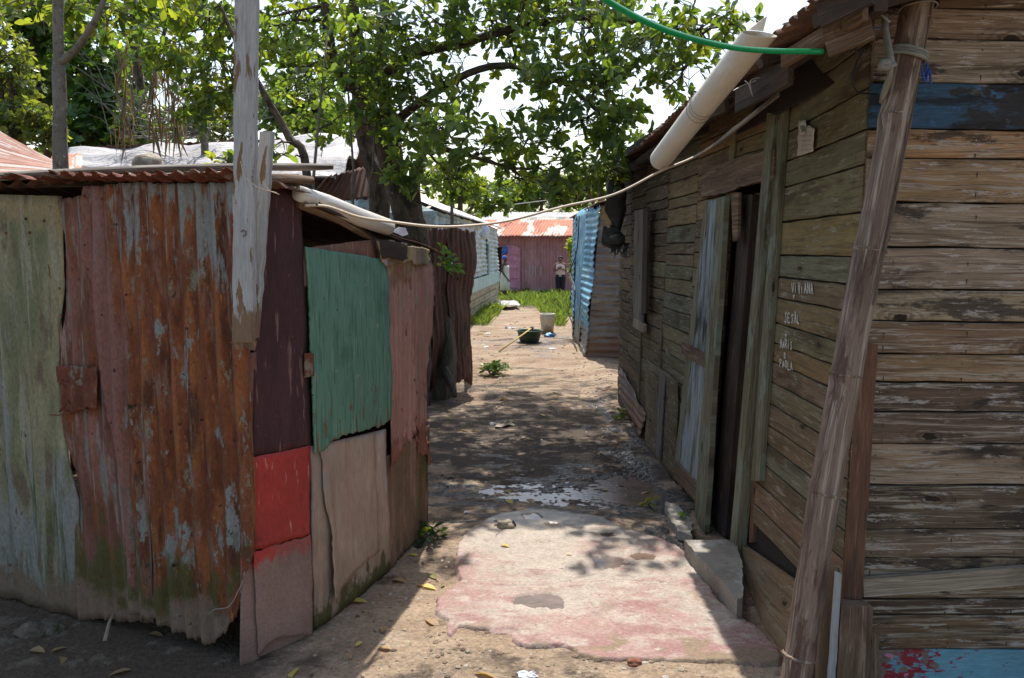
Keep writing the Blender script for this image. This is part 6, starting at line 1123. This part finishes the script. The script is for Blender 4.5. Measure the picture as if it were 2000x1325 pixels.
def person(base, h, face, armsL, armsR, skin, label, build=1.0, hairm='hair', headturn=0):
    """face: yaw, 0 = looking toward the camera (-Y). arms: joint lists in body frame (x right of viewer, y forward = toward face, z)."""
    root = thing('person', label, 'person', base); k = h/1.6; cr, sr_ = math.cos(face), math.sin(face)
    def W(x, y, z): return Vector(base) + Vector(((x*cr + y*sr_)*1.0, (x*sr_ - y*cr), z))*k
    V = []; E = []
    def v(x, y, z, r): V.append((W(x, y, z), tuple(q*k for q in r) if isinstance(r, tuple) else r*k)); return len(V)-1
    pel = v(0, 0, .86, (.15*build, .12*build)); wst = v(0, .0, 1.02, (.125*build, .105*build)); ch = v(0, .0, 1.20, (.145*build, .11*build)); sh = v(0, -.01, 1.31, (.11, .075)); nk = v(0, 0, 1.385, .048); hb = v(0, .015, 1.43, .06)
    hd = v(0, .012, 1.50, (.076, .088)); ht = v(0, .0, 1.565, (.055, .062)); E += [(pel, wst), (wst, ch), (ch, sh), (sh, nk), (nk, hb), (hb, hd), (hd, ht)]
    for s in (-1, 1):
        hp = v(s*.085*build, 0, .80, .095*build); kn = v(s*.09, .015, .45, .058); an = v(s*.09, -.01, .09, .036); ft = v(s*.10, .05, .035, .036); to = v(s*.11, .14, .022, .026); E += [(pel, hp), (hp, kn), (kn, an), (an, ft), (ft, to)]
    hands = []
    for s, arm in ((-1, armsL), (1, armsR)):
        a0 = v(s*.165*build, -.01, 1.29, .052*build); E.append((sh, a0)); prev = a0
        for i, (x, y, z) in enumerate(arm):
            q = v(x, y, z, (.042*build, .028, .024)[i]); E.append((prev, q)); prev = q
        a, b = Vector(arm[-2]), Vector(arm[-1]); d = (b-a).normalized(); hands.append((b, d))
        pm = v(*(b + d*.05), (.030, .020)); E.append((prev, pm)); side = d.cross(Vector((0, 1, .3))).normalized()
        for fi in range(4): 
            o_ = side*(.024 - .016*fi); l = (.055, .068, .062, .048)[fi]; f1 = v(*(b + d*.085 + o_), .0095); f2 = v(*(b + d*(.085+l*.6) + o_ + Vector((0, .006, -.008))), .0085); f3 = v(*(b + d*(.085+l) + o_ + Vector((0, .01, -.02))), .007); E += [(pm, f1), (f1, f2), (f2, f3)]
        t1 = v(*(b + d*.045 + side*.035), .011); t2 = v(*(b + d*.075 + side*.055), .009); E += [(pm, t1), (t1, t2)]
    skinned('body', V, E, M[skin], root)
    hc = W(0, .008, 1.505)
    mb = MB(); mb.tube([W(0, .085, 1.53), W(0, .10, 1.505), W(0, .108, 1.487), W(0, .09, 1.478)], [.006*k, .010*k, .015*k, .010*k], 8); mb.build('nose', M[skin], root, smooth=True)
    for s in (-1, 1):
        mb = MB(); mb.tube([W(s*.022, .086, 1.518), W(s*.042, .080, 1.518)], .0042*k, 6, flat=.8); mb.build('eye', M['white_eye'], root, smooth=True); mb = MB(); mb.tube([W(s*.02, .092, 1.54), W(s*.048, .083, 1.54)], .003*k, 5); mb.build('eyebrow', M['hair'], root)
        o = rock('ear', tuple(W(s*.083, -.005, 1.505) - root.location), (.012*k, .02*k, .03*k), 1, M[skin]); o.parent = root
    mb = MB(); mb.tube([W(-.025, .088, 1.452), W(0, .096, 1.455), W(.025, .088, 1.452)], .006*k, 6); mb.build('mouth', M['red_cloth'], root, smooth=True)
    o = rock('hair' if hairm == 'hair' else 'head_scarf', tuple(W(0, -.022, 1.545) - root.location), (.090*k, .098*k, .078*k), 2.2, M[hairm], amp=.12); o.parent = root
    return root, W, k
# woman in the vest, arms folded in front holding something
pbR = Vector((1.86, 29.6, -.19)); 
r1, W1, k1 = person(pbR, 1.58, R(-6), [(-.25, .03, 1.04), (-.10, .19, 1.10), (-.05, .22, 1.14)], [(.27, .04, 1.05), (.12, .21, 1.10), (.02, .25, 1.14)], 'skin_light', 'woman in a pale pink vest and black trousers standing before the pink wall', build=1.12)
rings([(W1(0, 0, .83), .185*k1, .15*k1, 0), (W1(0, 0, .95), .180*k1, .15*k1, 0), (W1(0, .01, 1.08), .172*k1, .145*k1, 0), (W1(0, .01, 1.2), .19*k1, .155*k1, 0), (W1(0, 0, 1.29), .165*k1, .115*k1, 0), (W1(0, 0, 1.325), .12*k1, .09*k1, 0)], M['vest'], 'vest', r1)
for s in (-1, 1): rings([(W1(s*.07, 0, .90), .125*k1, .15*k1, 0), (W1(s*.085, 0, .76), .118*k1, .13*k1, 0), (W1(s*.09, .01, .45), .085*k1, .085*k1, 0), (W1(s*.09, 0, .14), .065*k1, .07*k1, 0)], M['trousers'], 'trouser_leg', r1)
pbL = Vector((-.27, 29.3, -.19))
r2, W2, k2 = person(pbL, 1.60, R(68), [(-.22, -.04, 1.04), (-.16, .10, .82), (-.12, .16, .74)], [(.22, -.02, 1.04), (.17, .06, .82), (.15, .10, .74)], 'skin', 'woman in a pale mint dress and blue head scarf standing beside the pink door', build=1.05, hairm='scarf')
rings([(W2(0, 0, .30), .21*k2, .20*k2, R(68)), (W2(0, 0, .60), .19*k2, .185*k2, R(68)), (W2(0, 0, .85), .175*k2, .17*k2, R(68)), (W2(0, .01, 1.02), .16*k2, .15*k2, R(68)), (W2(0, .02, 1.18), .165*k2, .15*k2, R(68)), (W2(0, .02, 1.24), .15*k2, .13*k2, R(68))], M['dress'], 'dress', r2)

# ================================================================== SMALL DEBRIS
def fallen(px, py, L, c, label, up=0, yaw=None):
    p = G(px, py) if not up else Vector(Gz(px, py, up)+(up,)); lv = Leaves(); a = rnd.uniform(0, 6.28) if yaw is None else yaw
    root = None; lv.add(np.zeros(3)+[0, 0, .006], np.array([math.cos(a), math.sin(a), .06]), np.array([rnd.gauss(0, .25), rnd.gauss(0, .25), 1]), L, c)
    if L > .05: lv.l[0] = L
    o = lv.build('fallen_leaf', M['leaf_dry'], None); o.location = p; tag(o, label, 'leaf', group='fallen leaves on the alley floor'); return o
LY = [.50, .40, .10]; LB = [.36, .24, .12]; LG = [.20, .19, .07]
SPEC = [(852, 1148, .10, [.62, .50, .16], 'large pale yellow leaf beside the left edge of the red slab'), (584, 1305, .075, LY, 'yellow leaf at the foot of the shed near the bottom of the picture'), (830, 1208, .09, LB, 'curled brown leaf just left of the red slab'),
  (925, 1313, .09, LB, 'dry tan leaf at the bottom of the picture in front of the slab'), (996, 1070, .06, LY, 'small yellow leaf on the upper left of the slab'), (1118, 1085, .035, [.5, .42, .3], 'tiny pale leaf near the slab puddle')]
for x, y, L, c, lab in SPEC: fallen(x, y, L, c, lab, up=(SZ if x in (996, 1118) else 0))
for i in range(52):
    x, y = rnd.uniform(845, 1290), rnd.uniform(770, 975)
    if i % 4 == 0: x, y = rnd.uniform(640, 890), rnd.uniform(1060, 1320)
    if i % 9 == 0: x, y = rnd.uniform(20, 460), rnd.uniform(1225, 1320)
    LL = rnd.choice((.042, .062, .085)); fallen(x, y, LL, *(lambda q: (q[0], {.042: 'tiny ', .062: 'small ', .085: 'broad '}[LL] + q[1] + ' fallen leaf ' + ('in the shaded bottom left corner before the shed' if x < 480 else ('beside the foot of the green door' if y < 1190 else 'on the dirt at the foot of the red board') if y > 1055 else ('near the left edge' if x < 960 else 'in the middle' if x < 1130 else 'near the gutter side') + (' of the far shaded dirt' if y < 850 else ' of the dark dirt beyond the slab'))))(rnd.choice(((LY, 'yellow'), (LB, 'brown'), (LG, 'greenish'), (LB, 'brown'), (LB, 'brown'))) if x > 480 else (LB, 'brown')))
def stuffstones(name, label, regs, n, s, mats):
    mb = MB(); ico = [(0, 0, 1), (.89, 0, .45), (.28, .85, .45), (-.72, .53, .45), (-.72, -.53, .45), (.28, -.85, .45), (.72, .53, -.45), (-.28, .85, -.45), (-.89, 0, -.45), (-.28, -.85, -.45), (.72, -.53, -.45), (0, 0, -1)]
    fcs = [(0,1,2),(0,2,3),(0,3,4),(0,4,5),(0,5,1),(1,6,2),(2,7,3),(3,8,4),(4,9,5),(5,10,1),(2,6,7),(3,7,8),(4,8,9),(5,9,10),(1,10,6),(6,11,7),(7,11,8),(8,11,9),(9,11,10),(10,11,6)]
    for _ in range(n):
        x0, y0, x1, y1 = rnd.choice(regs); p = G(rnd.uniform(x0, x1), rnd.uniform(y0, y1)); r = s*rnd.random()**2.2 + .0025; r *= (1 + p.y*.12); sq = Vector((rnd.uniform(.6, 1.4), rnd.uniform(.6, 1.4), rnd.uniform(.4, .8))); c = rnd.choice(((.26, .20, .14), (.20, .14, .095), (.32, .26, .19), (.12, .085, .06), (.38, .34, .29)))
        mb.add([p + Vector((a*sq.x*r*rnd.uniform(.75, 1.2), b*sq.y*r*rnd.uniform(.75, 1.2), q*sq.z*r)) for a, b, q in ico], fcs, None, c)
    o = mb.build(name, mats, None); tag(o, label, 'gravel', kind='stuff')
M['pebble'] = layered('pebbles', (1, 1, 1), [], usecol=True, coords='POS', bump=.4, bs=(80, 80))
stuffstones('gravel', 'small stones and crumbs scattered over the dirt', [(600, 1080, 900, 1325), (850, 1230, 1500, 1325), (840, 760, 1210, 980), (900, 620, 1200, 760), (1120, 660, 1200, 800), (900, 690, 1000, 800), (920, 590, 1180, 700)], 1500, .008, M['pebble'])
for (x, y, s, lab, mt, sd) in ((1238, 1297, .028, 'reddish round stone at the front edge of the slab', 'brick', 1), (1272, 1262, .009, 'small reddish crumb beside the round reddish stone', 'brick', 2), (988, 1028, .05, 'flat grey stone lying on the wet top corner of the slab', 'rock', 3), (60, 1235, .06, 'half buried flat stone in the dark bottom left corner', 'dark_stone', 4), (100, 1228, .05, 'smaller half buried stone in the dark left corner', 'dark_stone', 5), (1180, 865, .03, 'stone in the mud beside the gutter', 'rock', 6), (915, 1275, .012, 'small stone in front of the left slab corner', 'rock', 7)):
    p = G(x, y) if y != 1028 else Vector(Gz(x, y, SZ)+(SZ,)); o = rock('stone', p + Vector((0, 0, s*.2)), (s, s*.8, s*.5), sd, M[mt], amp=.5); tag(o, lab, 'stone')
def litter(name, px, s, mat, label, cat, seed, up=.012, cr=.6):
    p = G(*px); mb = MB(); n = 22; vs = [p + Vector((0, 0, up))]; fs = []
    for j in (1, 2, 3):
        for i in range(n):
            a = 2*math.pi*i/n; e = (1 + .8*mnoise.noise(Vector((math.cos(a)*1.4, math.sin(a)*1.4, seed+5))) + .25*mnoise.noise(Vector((math.cos(a)*6, math.sin(a)*6, seed))))*.5*j/3
            vs.append(p + Vector((math.cos(a)*e*s[0], math.sin(a)*e*s[1], up*(1 if j < 3 else .3) + cr*s[0]*.22*abs(mnoise.noise(Vector((a*2, j*1.3, seed)))))))
    for i in range(n): fs.append((0, 1+i, 1+(i+1) % n))
    for j in (0, 1):
        for i in range(n): a_, b_ = 1+j*n+i, 1+j*n+(i+1) % n; fs.append((a_, a_+n, b_+n, b_))
    mb.add(vs, fs, [(q.x, q.y) for q in vs]); o = mb.build(name, M[mat], solid=.0015); tag(o, label, cat)
litter('carton_scrap', (985, 828), (.26, .22), 'rock', 'flattened grey carton scrap on the shaded dirt of the alley', 'scrap', 1, .01); litter('plastic_scrap', (962, 828), (.06, .07), 'white_bag', 'small white scrap beside the flattened grey carton', 'scrap', 2, .02)
litter('white_rag', (1028, 1316), (.09, .05), 'white_bag', 'torn white rag at the bottom edge in front of the slab', 'rag', 3, .006, 1.0); litter('dark_scrap', (992, 1030), (.10, .05), 'black_cloth', 'dark flat scrap on the upper left of the slab', 'scrap', 14, .03)
litter('plastic_scrap', (910, 1001 if False else 1002), (.03, .03), 'white_bag', 'tiny pale scrap left of the wet mud', 'scrap', 4)
for i, (x, y, lab) in enumerate(((997, 641, 'flat white litter on the damp dirt behind the tub'), (953, 651, 'small white litter left of the yellow stick'), (950, 677, 'pinkish white litter near the end of the yellow stick'), (940, 652, 'yellowish litter near the left edge of the sunny dirt'), (1080, 683, 'pale pink litter in front of the blue bag'), (930, 628, 'white litter below the pale blue house'), (1112, 622, 'white litter at the foot of the blue shack'))):
    litter('litter', (x, y), (.10+.12*(i == 0), .10), 'white_bag' if i != 3 else 'yellow_handle', lab, 'litter', 20+i, .01, .8)
mb = MB(); a = G(205, 1258, .02); mb.tube([a, G(215, 1235, .05), G(228, 1218, .07)], [.008, .006, .003], 6, flat=.4); o = mb.build('dry_husk', M['wood_pale'], smooth=True); tag(o, 'dry curled brown husk on the dark ground at the left', 'husk')
mb = MB(); mb.tube([P(900, 398, 30), P(1000, 400, 34), P(1080, 390, 38)], .02, 4); o = mb.build('power_line', M['wire']); tag(o, 'thin wire crossing in front of the distant trees', 'wire')

# put the origins of single mesh things at their base
bpy.context.view_layer.update()
for o in list(col.objects):
    if o.type == 'MESH' and o.parent is None and o.get('kind') != 'structure' and o.location.length < 1e-6 and len(o.data.vertices):
        co = np.zeros(len(o.data.vertices)*3, 'f'); o.data.vertices.foreach_get('co', co); co = co.reshape(-1, 3); c = (co.min(0)+co.max(0))/2; c[2] = co[:, 2].min(); v = Vector(c.tolist())
        o.data.transform(Matrix.Translation(-v)); o.location = v
        for ch in o.children: ch.location = ch.location - v
